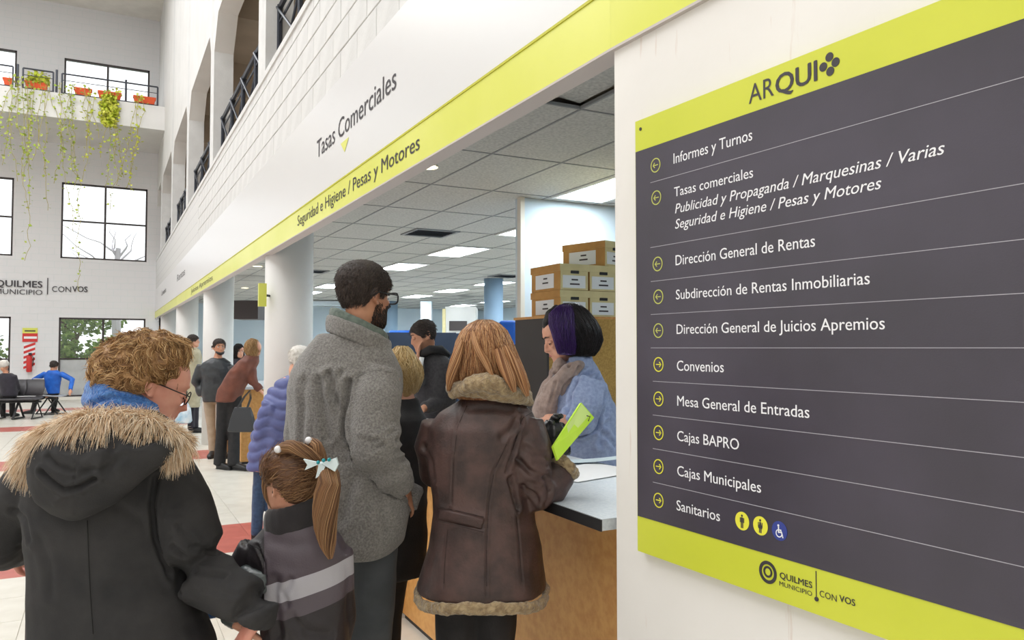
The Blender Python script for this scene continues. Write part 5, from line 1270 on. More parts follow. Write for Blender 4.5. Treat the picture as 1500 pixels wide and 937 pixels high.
# ---------------------------------------------------------------- red-haired woman, shearling coat
def make_coat_woman():
    d0 = 2.7; base = P(705, 700, d0); base.z = 0
    root = thing('person', base, 'person with long straight copper hair in brown shearling-trimmed leather coat at the counter', 'person')
    hc = P(710, 515, d0); fdir = HF*.93+RT*.28+V((0,0,-.15)); hs = .97
    b = MB(); hb = MB(); head_pieces(hb, hc, fdir, hs, neck=P(708, 590, d0)); b.v, b.f, b.m = list(hb.v), list(hb.f), list(hb.m)
    loft(b, prings([(810,652,762,d0,.11),(740,650,762,d0,.09),(670,645,765,d0,.10),(620,645,770,d0,.09),(592,675,745,d0,.06)]), 20)
    hpL, hpR = P(672,870,d0), P(728,870,d0)
    L = [(V((hpL.x,hpL.y,.80)), V((hpL.x,hpL.y+.02,.44)), V((hpL.x,hpL.y,.08)), HF), (V((hpR.x,hpR.y,.80)), V((hpR.x,hpR.y+.04,.44)), V((hpR.x,hpR.y+.02,.08)), HF+RT*.3)]
    legs_body(b, L)
    elR, wrR = P(782,718,d0-.02), P(826,678,d0+.03)
    b.tube([P(765,622,d0), elR, wrR], [.048,.04,.028], 12); b.tube([P(640,625,d0), P(640,690,d0+.05), P(662,690,d0+.18)], [.044,.034,.026], 12)
    hand_pieces(b, P(819,662,d0+.04), P(811,630,d0+.05)-P(819,662,d0+.04), RT*.75-HF*.5, 1, .66, .7)
    hand_pieces(b, P(662,690,d0+.18), RT+HF*.2, V((0,0,-1)), 1, .85, .5)
    remesh(b, 'body', M['skin'], root, .0055, 3)
    face_parts(root, hc, fdir, hs, brow=M['lash'], lips=M['lips'])
    c = MB(); rows = [(860,611,801,d0,.20),(842,616,799,d0,.20),(800,628,793,d0,.175),(750,635,783,d0,.155),(725,634,777,d0,.145),(690,628,776,d0,.145),(655,624,780,d0,.145),(625,628,786,d0,.135),(604,644,780,d0,.11),(590,668,765,d0,.085),(582,680,755,d0,.07)]
    loft(c, prings(rows), 28, 2.35)
    c.tube([P(768,618,d0-.01), P(775,655,d0-.03), P(773,695,d0-.04), P(786,720,d0-.03), P(806,714,d0), P(822,692,d0+.03)], [.064,.078,.080,.076,.066,.056], 18)
    c.tube([P(642,620,d0+.01), P(634,655,d0+.02), P(638,690,d0+.06), P(662,692,d0+.2)], [.06,.066,.062,.055], 16)
    def post(co, nr):
        co = folds(co, nr, (6,6,4), .0045, 41); rel = co-np.array(P(778,712,d0-.04)); near = np.exp(-(np.linalg.norm(rel,axis=1)/.11)**2)
        return co+nr*((1-2*np.abs(vnoise(co*np.array((11,11,22)),15)))*near*.009)[:,None]
    cr = [([(681,590),(668,625),(663,680),(662,738)],.003,.005),([(757,594),(748,640),(722,690),(715,735),(712,800),(712,872)],.003,.005),([(640,740),(660,744),(711,757)],.003,.005),([(640,760),(662,768),(711,780)],.003,.005),
          ([(656,775),(651,820),(650,862)],.003,.004),([(755,735),(760,790),(766,868)],.003,.004),([(784,600),(764,612),(757,640),(750,665),(742,690)],.005,.009),([(746,700),(752,725),(758,745)],.007,.012),
          ([(757,672),(775,690),(800,700)],.009,.010),([(770,655),(785,665),(800,668)],.008,.006),([(800,735),(805,715),(800,695)],.009,.008),([(765,710),(782,722),(795,740)],.008,.006),([(735,640),(748,630),(757,615)],.010,.006),([(690,600),(720,598),(745,602)],.012,.003),([(622,655),(632,672),(636,700)],.010,.006)]
    lc = remesh(c, 'leather_coat', M['leather'], root, .0065, 4, post, creases=cr)
    for pl in ([(684,594),(670,625),(664,680),(663,736)],[(742,650),(724,690),(716,735),(713,800),(713,868)],[(656,775),(652,820),(650,860)],[(755,745),(760,790),(765,862)],[(781,603),(765,612),(757,640),(750,662)]): seam(lc, pl, .0013, M['seambr'])
    seam(lc, [(643,752),(662,756),(688,762),(711,769)], .004, M['belt'], 'half_belt', .021)
    for pl in ([(640,742),(662,746),(688,752),(712,758)],[(641,763),(662,767),(688,774),(712,780)]): seam(lc, pl, .0012, M['seambr'])
    # shearling: hem band, collar, cuff
    def fluff(co, nr): return co+nr*(vnoise(co*90,3)*.003+vnoise(co*45,4)*.004)[:,None]
    h = MB(); rr = prings([(866,611,801,d0,.205)])[0]; pts = []
    for i in range(41):
        a = 2*math.pi*i/40; cs, sn = math.cos(a), math.sin(a); cs = math.copysign(abs(cs)**(2/2.35), cs); sn = math.copysign(abs(sn)**(2/2.35), sn); pts.append(rr[0]+RT*rr[3]*.985*cs+HF*rr[4]*.985*sn+V((0,0,.008*math.sin(a*3))))
    h.tube(pts, [(.013,.022)]*41, 10, ref=V((0,0,1)), cap=False); remesh(h, 'shearling_hem', M['shear'], root, .005, 2, fluff)
    cl = MB(); pts = []
    for i in range(25):
        a = -1.0+(math.pi+2.0)*i/24+math.pi; pts.append(P(712,574,d0)+RT*(math.cos(a)*.128+.012)+HF*(math.sin(a)*.10-.005)+V((0,0,-.018*math.cos(a)-.010*math.sin(a)+(-.03 if 0 else 0))))
    cl.tube(pts, [(.024,.032)]*25, 12, ref=V((0,0,1)))
    cl.tube([P(660,578,d0-.06), P(690,562,d0-.125), P(712,560,d0-.135), P(735,566,d0-.125), P(760,580,d0-.08), P(779,591,d0-.02)], [.018,.03,.034,.03,.022,.012], 12)
    remesh(cl, 'shearling_collar', M['shear'], root, .005, 3, fluff)
    cf = MB(); dv = (P(830,680,d0+.04)-P(812,702,d0+.01)).normalized(); cc = P(826,684,d0+.035); cf.tube([cc-dv*.02, cc, cc+dv*.02],[.055,.062,.056],16); remesh(cf, 'shearling_cuff', M['shear'], root, .005, 2, fluff)
    # glove of crumpled black leather over the hand
    # hair
    HRr = [(584,668,776,d0-.01,.09),(565,656,774,d0,.105),(545,659,768,d0,.115),(520,665,757,d0,.12),(500,670,749,d0,.118),(484,678,741,d0,.105),(474,689,730,d0,.08),(468,702,718,d0,.035)]
    rings = prings(HRr); rings = [(q[0],q[1],q[2],q[3],q[4]*.75,q[4]) for q in rings]
    hm = MB(); loft(hm, [(q[0],q[1],q[2],q[3]-.004,q[4]-.004,q[5]-.004) for q in rings], 30, 2.05)
    hair = remesh(hm, 'hair', HM['redb'], root, .006, 3)
    st_ = ring_strands(rings, 5200, 9, HM['red'], 'hair_strands', hair, .0013, .28, (-.006,.006), rag=.05, start=(0,.25), se=2.05, wave=.035); st_['kind'] = 'stuff'
    lock(root, [P(738,508,d0-.09),P(750,530,d0-.10),P(763,555,d0-.11),P(773,580,d0-.11)],[.016,.022,.020,.006],700,'hair_lock','red',.5)
    lock(root, [P(728,512,d0-.11),P(738,535,d0-.13),P(748,556,d0-.15),P(754,574,d0-.15)],[.014,.020,.018,.005],600,'hair_lock','red',.5)
    lock(root, [P(692,486,d0-.10),P(698,508,d0-.125),P(712,532,d0-.135),P(722,552,d0-.14)],[.006,.012,.012,.004],350,'hair_lock','red',.5)
    lock(root, [P(676,500,d0-.09),P(668,525,d0-.11),P(660,552,d0-.10),P(657,572,d0-.08)],[.010,.018,.016,.005],450,'hair_lock','red',.5)
    trousers('trousers', L, M['black_cloth'], root, (.085,.078,.064,.058))
    for l in L: shoe('shoe', l[2], l[3], M['black'], root, .95)
    return root
COATW = make_coat_woman()
# folder and crumpled leather held in her right hand
fo = thing('document_folder', P(840,632,2.76), 'bright lime green plastic folder held upright by the copper-haired person', 'folder')
M['limeplastic'] = mat('lime_plastic', srgb(196,246,40), .3, srgb(212,250,90), 5)
M['limelight'] = mat('lime_plastic_cover', srgb(222,250,150), .3)
A_, B_, C_, D_ = P(850,590,2.76), P(869,612,2.77), P(816,674,2.625), P(809,654,2.625)
q = MB(); n_ = (B_-A_).cross(D_-A_).normalized()*.006
q.add([A_+n_,B_+n_,C_+n_,D_+n_,A_-n_,B_-n_,C_-n_,D_-n_],[(0,1,2,3),(7,6,5,4),(0,4,5,1),(1,5,6,2),(2,6,7,3),(3,7,4,0)]); q.build('cover', M['limeplastic'], fo)
n2 = n_*1.25 if (n_.dot(CAM-A_) > 0) else -n_*1.25
E = lambda u_, v_: A_*(1-u_)*(1-v_)+B_*u_*(1-v_)+C_*u_*v_+D_*(1-u_)*v_
q = MB(); q.add([E(.03,.02)+n2,E(.72,.02)+n2,E(.6,.62)+n2,E(.03,.55)+n2],[(0,1,2,3)]).build('paper_insert', M['limelight'], fo)
MB().tube([E(.62,.10)+n2*1.3,E(.78,.06)+n2*1.3,E(.86,.14)+n2*1.3],[.002]*3,6).build('elastic', M['rail'], fo)
M['glove'] = mat('glossy_black_leather', srgb(34,34,36), .25, srgb(50,50,54), 20, .4, 40)
gl_ = MB(); a_ = P(818,664,2.74); hand_pieces(gl_, a_, P(809,626,2.76)-a_, RT*.75-HF*.5, 1, .95, .8); gl_.tube([P(820,668,2.74), P(815,648,2.75), P(810,628,2.76), P(812,618,2.76)],[.036,.042,.044,.028],12)
o = remesh(gl_, 'leather_glove', M['glove'], COATW, .004, 1, lambda co, nr: folds(co+nr*.003, nr, (34,34,34), .006, 3))
# ---------------------------------------------------------------- girl
def bandmat():
    # sewn bands: plum yoke, light stripe, mid stripe, black hem and sleeve, by distance from the seam
    m = mat('striped_softshell', srgb(84,76,82), .5, None, bump=.12, bscale=220); nt = m.node_tree; b = nt.nodes['Principled BSDF']
    a = nt.nodes.new('ShaderNodeAttribute'); a.attribute_name = 'band'; sp = nt.nodes.new('ShaderNodeSeparateXYZ'); nt.links.new(a.outputs['Vector'], sp.inputs[0])
    ma = nt.nodes.new('ShaderNodeMath'); ma.operation = 'MULTIPLY_ADD'; ma.inputs[1].default_value = .1; ma.inputs[2].default_value = .5; nt.links.new(sp.outputs[0], ma.inputs[0])
    r = nt.nodes.new('ShaderNodeValToRGB'); r.color_ramp.interpolation = 'CONSTANT'; e = r.color_ramp.elements; e[0].position = 0; e[0].color = srgb(36,31,35)
    e[1].position = .388; e[1].color = srgb(84,76,84)
    for p_, c_ in ((.441, srgb(172,170,178)), (.5, srgb(78,68,76))): q = e.new(p_); q.color = c_
    nt.links.new(ma.outputs[0], r.inputs[0]); g = nt.nodes.new('ShaderNodeMath'); g.operation = 'GREATER_THAN'; g.inputs[1].default_value = 0; nt.links.new(sp.outputs[1], g.inputs[0])
    mx = nt.nodes.new('ShaderNodeMix'); mx.data_type = 'RGBA'; mx.inputs[6].default_value = srgb(36,31,35); nt.links.new(g.outputs[0], mx.inputs[0]); nt.links.new(r.outputs[0], mx.inputs[7]); nt.links.new(mx.outputs[2], b.inputs['Base Color']); return m
def make_girl():
    d0 = 2.3; base = P(440, 800, d0); base.z = 0
    root = thing('person', base, 'child with side ponytail and white bow in dark jacket with light grey stripe', 'person')
    hc = P(424, 706, d0); fdir = RT*-.80+HF*.52+V((0,0,-.2)); hs = .87
    b = MB(); hb = MB(); head_pieces(hb, hc, fdir, hs, neck=P(435, 765, d0)); b.v, b.f, b.m = list(hb.v), list(hb.f), list(hb.m)
    loft(b, prings([(900,405,485,d0,.085),(840,390,490,d0,.085),(800,380,490,d0,.08),(772,405,470,d0,.06)]), 18)
    hpL, hpR = P(415,1000,d0), P(468,1000,d0)
    L = [(V((hpL.x,hpL.y,.60)), V((hpL.x,hpL.y+.02,.33)), V((hpL.x,hpL.y,.07)), HF+RT*-.3), (V((hpR.x,hpR.y,.60)), V((hpR.x,hpR.y+.02,.33)), V((hpR.x,hpR.y,.07)), HF)]
    for hp, kn, an, td in L: b.tube([hp, (hp+kn)/2, kn, an], [.062,.054,.042,.03], 12)
    b.tube([P(375,812,d0), P(362,870,d0+.02), P(356,915,d0-.03)], [.036,.03,.022], 10); b.tube([P(492,812,d0), P(500,880,d0+.03), P(495,940,d0+.08)], [.036,.03,.022], 10)
    hand_pieces(b, P(352,918,d0-.05), RT*.75+V((0,0,-.45)), HF*-.5+V((0,0,-1)), -1, .72, .5); hand_pieces(b, P(495,945,d0+.08), V((0,0,-1)), RT*-1, 1, .7, .4)
    remesh(b, 'body', M['skin'], root, .005, 3)
    face_parts(root, hc, fdir, hs, brow=M['lash'], lips=M['lips'])
    c = MB(); rows = [(1040,380,515,d0,.12),(980,382,513,d0,.12),(930,385,508,d0,.115),(880,384,509,d0,.11),(840,376,510,d0,.11),(812,364,509,d0,.105),(792,368,500,d0,.095),(775,384,486,d0,.08),(762,394,478,d0,.065)]
    loft(c, prings(rows), 26, 2.4)
    c.tube([P(374,800,d0),P(362,826,d0),P(358,848,d0)],[.05,.052,.046],16)
    c.tube([P(494,806,d0),P(497,850,d0+.02),P(500,900,d0+.04),P(497,938,d0+.07)],[.045,.046,.042,.036],14)
    zz = lambda px, py: P(px, py, d0).z
    def bands(co):
        ax = (co-np.array(CAM))@np.array(RT); dep = (co-np.array(CAM))@np.array(FW); X_ = 750+FPX*ax/dep; Z_ = co[:,2]
        s1 = np.interp(X_, [375,512], [zz(440,845), zz(440,812)]); return (Z_-s1)/.1, (X_-387)/100
    def fm(k):
        ax = (k-np.array(CAM))@np.array(RT); dep = (k-np.array(CAM))@np.array(FW); X_ = 750+FPX*ax/dep; Z_ = k[:,2]
        # stripe slopes a little upward to the right, like the jacket's seam
        s0 = np.interp(X_, [375,512], [zz(440,873), zz(440,846)]); s1 = np.interp(X_, [375,512], [zz(440,845), zz(440,812)]); s2 = np.interp(X_, [375,512], [zz(440,897), zz(440,872)])
        m_ = np.zeros(len(k), int); m_[(Z_ < s1) & (Z_ > s0) & (X_ > 386)] = 2; m_[(Z_ <= s0) & (Z_ > s2) & (X_ > 386)] = 3; m_[Z_ <= s2] = 1
        m_[(X_ < 386)] = 1; m_[Z_ > zz(440,768)] = 1
        return m_
    cr = [([(362,792),(378,800),(388,822),(392,850)],.0035,.007),([(400,792),(430,800),(470,795)],.015,.004),([(405,850),(402,890),(408,930)],.012,.006),([(430,905),(450,925),(480,930)],.012,.005),([(395,846),(440,838),(508,814)],.002,.003),([(397,874),(440,868),(508,848)],.002,.003),([(425,850),(415,868),(420,885)],.008,.005)]
    gj = remesh(c, 'jacket', bandmat(), root, .006, 4, lambda co, nr: folds(co, nr, (9,9,7), .006, 51), None, cr, bands)
    seam(gj, [(364,796),(380,804),(389,824),(392,848)], .0012, M['seamdk'])
    s_ = MB(); s_.tube([P(356,828,d0+.02),P(344,850,d0+.03),P(350,888,d0+.0),P(342,912,d0-.04)],[.034,.052,.048,.034],14); s_.tube([P(350,836,d0-.03),P(378,846,d0-.07),P(396,858,d0-.09)],[.02,.036,.028],12)
    remesh(s_, 'sleeve', M['nylon'], root, .005, 2, lambda co, nr: folds(co, nr, (22,22,22), .009, 52))
    k_ = MB(); pts = []
    for i in range(21):
        a = 2*math.pi*i/20; pts.append(P(434,754,d0)+RT*math.cos(a)*.080+HF*math.sin(a)*.070+V((0,0,.020*math.cos(a))))
    k_.tube(pts, [(.014,.042)]*21, 10, ref=V((0,0,1)), cap=False); remesh(k_, 'collar', M['girl_dk'], root, .005, 2, lambda co, nr: folds(co, nr, (14,14,10), .004, 53))
    # hair
    r, f, u = frame(fdir); L3 = lambda x, y, z: hc+(r*x+f*y+u*z)*hs
    line = [(-90,-.9),(-32,-.72),(-22,-.5),(-17,.08),(8,.12),(16,-.05),(30,.25),(60,.5),(90,.55)]
    tailp = P(474,688,d0-.02); dirt = (tailp-hc); dt = V((dirt.dot(r), dirt.dot(f), dirt.dot(u))).normalized()
    def flow(dl): v = (dt-dl*dl.dot(dt)); return v.normalized() if v.length > .01 else V((0,-1,0))
    hair = hair_cap(root, hc, fdir, hs, hb, HM['girl'], HM['girlb'], .011, line, 'hair', 4200, .04, .0011, .002, flow, 7)
    # twisted sections across the crown towards the bow
    tw = []
    lock(root, [P(406,659,d0-.05),P(425,654,d0-.08),P(448,662,d0-.09),P(468,675,d0-.08)],[.012,.020,.018,.012],500,'hair_twist')
    lock(root, [P(452,646,d0-.02),P(462,652,d0-.05),P(470,666,d0-.06),P(474,680,d0-.06)],[.012,.018,.016,.012],400,'hair_twist')
    lock(root, [P(472,680,d0-.08),P(482,700,d0-.13),P(478,730,d0-.15),P(476,765,d0-.15),P(480,795,d0-.14),P(484,818,d0-.14)],[.018,.032,.036,.034,.024,.006],1500,'ponytail')
    lock(root, [P(410,664,d0-.04),P(396,682,d0-.03),P(390,706,d0-.02),P(392,728,d0-.02),P(398,744,d0-.03)],[.008,.014,.014,.010,.002],600,'front_lock')
    for px, py in ((407,658),(452,645)): MB().ball(P(px,py,d0-.08 if px < 420 else d0-.05), .011, 10, 8).build('hair_elastic', M['signwhite'], root, True)
    bow = MB(); bc = P(471,680,d0-.13); M['bow'] = mat('white_bow', srgb(214,228,232), .6)
    for pts in ([(0,0),(-26,-6),(-20,2),(-24,10)],[(0,0),(22,-8),(25,2),(20,12)],[(-3,0),(-8,22),(2,16),(6,4)]):
        vs = [P(471+x, 680+y-2, d0-.135-.012*(abs(x)/20)) for x, y in pts]; n3 = HF*-.006
        bow.add([v+n3 for v in vs]+[v-n3 for v in vs], [(0,1,2),(0,2,3),(4,6,5),(4,7,6),(0,4,5,1),(1,5,6,2),(2,6,7,3),(3,7,4,0)])
    bow.ball(bc-HF*.005, .009, 8, 6); bw = bow.build('hair_bow', M['bow'], root)
    M['teal'] = mat('teal_bead', srgb(20,140,150), .3)
    for px, py in ((474,674),(482,673),(466,677)): MB().ball(P(px,py,d0-.155), .0055, 8, 6).build('bead', M['teal'], bw, True)
    trousers('trousers', L, M['girl_dk'], root, (.072,.062,.052,.048))
    for l in L: shoe('shoe', l[2], l[3], M['black'], root, .8)
make_girl()
# ---------------------------------------------------------------- clerk
def make_clerk():
    d0 = 4.15; base = P(850, 600, d0); base.z = 0
    root = thing('person', base, 'person behind the counter with black and purple bob, taupe scarf and light blue shirt', 'person')
    s = 1.14; hc = P(826, 491, d0); fdir = -RT*.93-HF*.22+V((0,0,-.42))
    b = MB(); hb = MB(); head_pieces(hb, hc, fdir, s, neck=P(845, 545, d0)); b.v, b.f, b.m = list(hb.v), list(hb.f), list(hb.m)
    loft(b, [(P(855,760,d0),RT,HF,.16,.18),(P(852,680,d0),RT,HF,.16,.17),(P(850,600,d0),RT,HF,.14,.16),(P(850,560,d0),RT,HF,.11,.15),(P(848,535,d0),RT,HF,.07,.08)], 20)
    F3 = -RT*.95-HF*.3
    hp = P(865,740,d0); hz = .95; L = [(V((hp.x,hp.y,hz))-HF*.09, V((hp.x,hp.y,.50))-HF*.09+F3*.03, V((hp.x,hp.y,.09))-HF*.09, F3), (V((hp.x,hp.y,hz))+HF*.09, V((hp.x,hp.y,.50))+HF*.09+F3*.03, V((hp.x,hp.y,.09))+HF*.09, F3)]
    legs_body(b, L)
    sh1, el1, wr1 = P(862,560,d0-.17), P(846,618,d0-.22), P(800,616,d0-.30)
    b.tube([sh1, el1, wr1, ], [.06,.052,.036], 14); b.tube([P(850,560,d0+.17), P(835,640,d0+.15), P(800,655,d0+.0)], [.06,.05,.034], 12)
    hand_pieces(b, wr1, -RT*.8-HF*.2+V((0,0,-.1)), V((0,0,-1)), 1, 1.05, .3); hand_pieces(b, P(800,655,d0+.0), -RT*.8+HF*-.2, V((0,0,-1)), -1, 1.05, .3)
    remesh(b, 'body', M['skin'], root, .0075, 3)
    face_parts(root, hc, fdir, s, brow=M['lash'], lips=M['lips'], closed=M['skin'])
    c = MB(); loft(c, prings([(745,800,915,d0,.22),(690,806,912,d0,.22),(650,806,909,d0,.215),(610,798,903,d0,.21),(575,798,893,d0,.20),(552,808,882,d0,.17),(536,822,872,d0,.13),(524,834,864,d0,.09)]), 26, 2.3)
    c.tube([P(862,562,d0-.14), P(856,590,d0-.19), P(846,616,d0-.22), P(826,618,d0-.25)], [.095,.10,.085,.066], 16); c.tube([P(852,565,d0+.16), P(840,600,d0+.18), P(832,640,d0+.15)], [.09,.085,.07], 14)
    cr = [([(868,545),(845,558),(836,585),(830,605)],.012,.016),([(874,552),(882,590),(874,622),(850,636)],.013,.022),([(900,600),(885,625),(880,650)],.014,.010),([(838,590),(850,600),(868,598)],.008,.008),([(870,625),(890,640),(903,655)],.012,.010)]
    remesh(c, 'shirt', M['shirt'], root, .009, 3, lambda co, nr: folds(co, nr, (7,7,7), .010, 61), creases=cr)
    k = MB(); k.tube([P(836,530,d0-.10),P(850,526,d0-.08),P(862,526,d0),P(855,528,d0+.1)],[.025]*4,10); k.build('shirt_collar', M['shirt'], root, True)
    # scarf
    w_ = MB(); w_.tube([P(856,534,d0-.06), P(846,536,d0-.14), P(832,545,d0-.16), P(816,566,d0-.14), P(802,592,d0-.12), P(796,616,d0-.10), P(798,642,d0-.08)], [.025,.032,.042,.055,.066,.068,.06], 14)
    w_.tube([P(853,530,d0+.06), P(834,530,d0+.08), P(820,538,d0+.02), P(808,566,d0+.02), P(797,600,d0+.04), P(798,640,d0+.05)], [.03,.036,.042,.05,.066,.06], 14)
    w_.tube([P(826,528,d0-.05),P(818,536,d0-.06),P(818,548,d0-.08)],[.03,.036,.04],12)
    remesh(w_, 'scarf', M['shawl'], root, .008, 3, lambda co, nr: folds(co, nr, (18,18,3), .010, 62), creases=[([(835,535),(815,560),(803,600)],.006,.012),([(848,538),(826,565),(812,605)],.006,.012),([(812,525),(808,545),(798,570)],.006,.010)])
    # bob: black with a purple front section
    rows = [(522,826,868,d0,.11),(512,828,876,d0,.125),(498,824,881,d0,.14),(482,818,878,d0,.145),(468,812,870,d0,.14),(456,812,860,d0,.12),(448,820,850,d0,.085),(444,828,842,d0,.04)]
    rings = prings(rows); hm = MB(); loft(hm, [(q[0],q[1],q[2],q[3]-.006,q[4]-.006) for q in rings], 26, 2.1)
    hair = remesh(hm, 'hair', HM['blkb'], root, .009, 3); t_ = ring_strands(rings, 2600, 8, HM['blk'], 'hair_strands', hair, .0022, .35, (-.006,.010), rag=.10, start=(0,.3)); t_['kind'] = 'stuff'
    pr = [(520,820,840,d0-.13,.03),(505,815,842,d0-.135,.035),(490,811,840,d0-.13,.04),(475,806,842,d0-.12,.045),(460,806,842,d0-.10,.05),(450,816,838,d0-.07,.05),(446,822,834,d0-.05,.03)]
    rg = prings(pr); rg = [(q[0],q[1],q[2],q[3],q[4]) for q in rg]; pm = MB(); loft(pm, [(q[0],q[1],q[2],q[3]*.9,q[4]*.9) for q in rg], 18, 2.1); pp = remesh(pm, 'purple_section', mat('hair_base_purple', srgb(56,30,92), .45), root, .008, 3)
    t_ = ring_strands(rg, 1300, 8, HM['pur'], 'hair_strands', pp, .002, .5, (-.004,.010), rag=.14, start=(0,.2)); t_['kind'] = 'stuff'
    fr = MB(); fr.tube([P(820,452,d0-.04),P(806,462,d0-.05),P(799,474,d0-.04),P(797,482,d0-.03)],[.03,.032,.022,.006],10); fo_ = remesh(fr, 'fringe', HM['blkb'], root, .007, 2, lambda co, nr: folds(co, nr, (40,40,8), .006, 3))
    trousers('trousers', L, M['black_cloth'], root, (.105,.09,.075,.07))
    for l in L: shoe('shoe', l[2], l[3], M['black'], root)
make_clerk()
# ================================================================== PEOPLE: farther away
def figure(label, base, hc, fdir, s, torso, arms, legs, top, bottom, hairm, skin='skin2', hair='short', vox=.013, hdet=True, hands=True, shoes=True, topname='jacket', amp=.010, hairrings=None, trr=(.088,.075,.06,.052), group=None, line=None):
    """torso = list of (centre, half width, half depth) bottom to top, in axes of its own facing; arms = [(shoulder, elbow, wrist, radius)]; legs = [(hip, knee, ankle, toe)]"""
    root = thing('person', V((base[0], base[1], 0)), label, 'person')
    b = MB(); hb = MB(); nb = torso[-1][0]; head_pieces(hb, hc, fdir, s, neck=nb); b.v, b.f, b.m = list(hb.v), list(hb.f), list(hb.m)
    f_ = V((torso[0][3].x, torso[0][3].y, 0)).normalized(); r_ = V((f_.y, -f_.x, 0))
    rg = [(c, r_, f_, w*.86, h*.86) for c, w, h, *_ in torso]; loft(b, rg, 16)
    for sh, el, wr, ra, *pn in arms:
        b.tube([sh, el, wr], [ra*.62, ra*.55, ra*.42], 10)
        if hands: hand_pieces(b, wr, (pn[1] if len(pn) > 1 else wr-el), pn[0] if pn else V((0,0,-1)), 1, s*.9, .4)
    for hp, kn, an, td in legs:
        b.tube([hp, kn, an], [.07*s,.05*s,.034*s], 10)
    remesh(b, 'body', M[skin], root, min(vox, .009), 2)
    if hdet: face_parts(root, hc, fdir, s, brow=M['lash'], closed=M[skin] if fdir.z < -.25 else None)
    c = MB(); loft(c, [(q[0], r_, f_, q[1], q[2]) for q in torso], 22, 2.4)
    for sh, el, wr, ra, *pn in arms:
        e = el+(wr-el)*.93; c.tube([sh, (sh+el)/2, el, (el+e)/2, e], [ra, ra*1.0, ra*.92, ra*.8, ra*.72], 14)
    remesh(c, topname, top, root, vox, 3, lambda co, nr: folds(co, nr, (9,9,9), amp, int(hc.x*10) % 50))
    if legs:
        trousers('trousers', legs, bottom, root, tuple(x*s for x in trr), vox=vox)
        if shoes:
            for l in legs: shoe('shoe', l[2], l[3], M['black'], root, s)
    if hair == 'short': hair_cap(root, hc, fdir, s, hb, HM[hairm], HM.get(hairm+'b', HM[hairm]), .006, line, n_str=700, slen=.018, swid=.0022)
    elif hair == 'rings':
        hm = MB(); loft(hm, [(q[0],q[1],q[2],q[3]*.94,q[4]*.94) for q in hairrings], 20, 2.1); ho = remesh(hm, 'hair', HM.get(hairm+'b', HM[hairm]), root, vox*.8, 2, lambda co, nr: folds(co, nr, (22,22,9), .013, 5))
        t_ = ring_strands(hairrings, 900, 7, HM[hairm], 'hair_strands', ho, .0020, .6, (-.003,.012), rag=.16, start=(0,.35), wave=.16); t_['kind'] = 'stuff'
    return root
def col(px, y0, d, zs): # points straight above one ground spot
    p = P(px, y0, d); return [V((p.x, p.y, z)) for z in zs]
Z = V((0,0,1))
M['charcoal'] = clothmat('charcoal_knit', srgb(62,60,62), srgb(48,46,50), 60, .3, 150)
M['puffer'] = clothmat('periwinkle_puffer', srgb(96,104,156), srgb(80,88,140), 10, .1, 100, .5, 0)
M['jeans'] = clothmat('blue_jeans', srgb(58,84,120), srgb(46,68,100), 40, .2, 200)
M['dleather'] = mat('dark_leather_jacket', srgb(54,58,62), .35, srgb(40,43,48), 12, .3, 40)
M['chino'] = clothmat('beige_chinos', srgb(176,158,138), srgb(160,142,122), 10, .15, 100)
M['rust'] = clothmat('rust_brown_puffer', srgb(122,70,54), srgb(100,56,44), 8, .15, 100, .6, 0)
M['beigec'] = clothmat('beige_coat', srgb(186,178,152), srgb(168,160,134), 10, .15, 100)
M['bluej'] = clothmat('bright_blue_tracksuit', srgb(30,104,204), srgb(22,86,180), 8, .15, 100, .6, 0)
M['darkcoat'] = clothmat('dark_navy_coat', srgb(46,42,54), srgb(34,32,42), 8, .15, 100)
M['bagblk'] = mat('black_leather_bag', srgb(44,46,50), .35)
# --- blonde woman in black coat, bent over the counter between the two nearest
d = 3.2; nb = P(585,596,d)
tor = [(P(578,840,d),.125,.12,RT*.8+HF*.6),(P(578,790,d),.13,.13),(P(578,730,d),.12,.13),(P(580,680,d),.13,.13),(P(582,640,d),.14,.12),(P(583,612,d),.13,.11),(P(584,597,d),.085,.085),(P(586,583,d),.068,.075)]
hc = P(589,549,d); lg = [(P(556,830,d),P(548,960,d),V((P(546,960,d).x,P(546,960,d).y,.08)),RT),(P(585,830,d+.12),P(570,960,d+.1),V((P(566,960,d+.1).x,P(566,960,d+.1).y,.08)),RT)]
lg = [(V((a.x,a.y,.82)),V((b_.x,b_.y,.44)),c_,t_) for a,b_,c_,t_ in lg]
hr = prings([(578,580,606,d,.05),(566,572,612,d,.08),(552,568,617,d,.095),(536,569,615,d,.10),(522,573,606,d,.09),(511,580,598,d,.06),(506,585,592,d,.03)])
figure('person with short blond hair and black coat, bent over counter behind the grey fleece person', P(575,700,d), hc, RT*.42+HF*.75-Z*.5, .9, tor,
   [(P(597,622,d-.05),P(616,672,d-.02),P(640,664,d+.18),.062),(P(575,622,d+.1),P(590,676,d+.2),P(618,655,d+.35),.055)], lg, M['black_cloth'], M['black_cloth'], 'blond', 'skin', 'rings', .010, hairrings=hr, topname='coat', amp=.006)
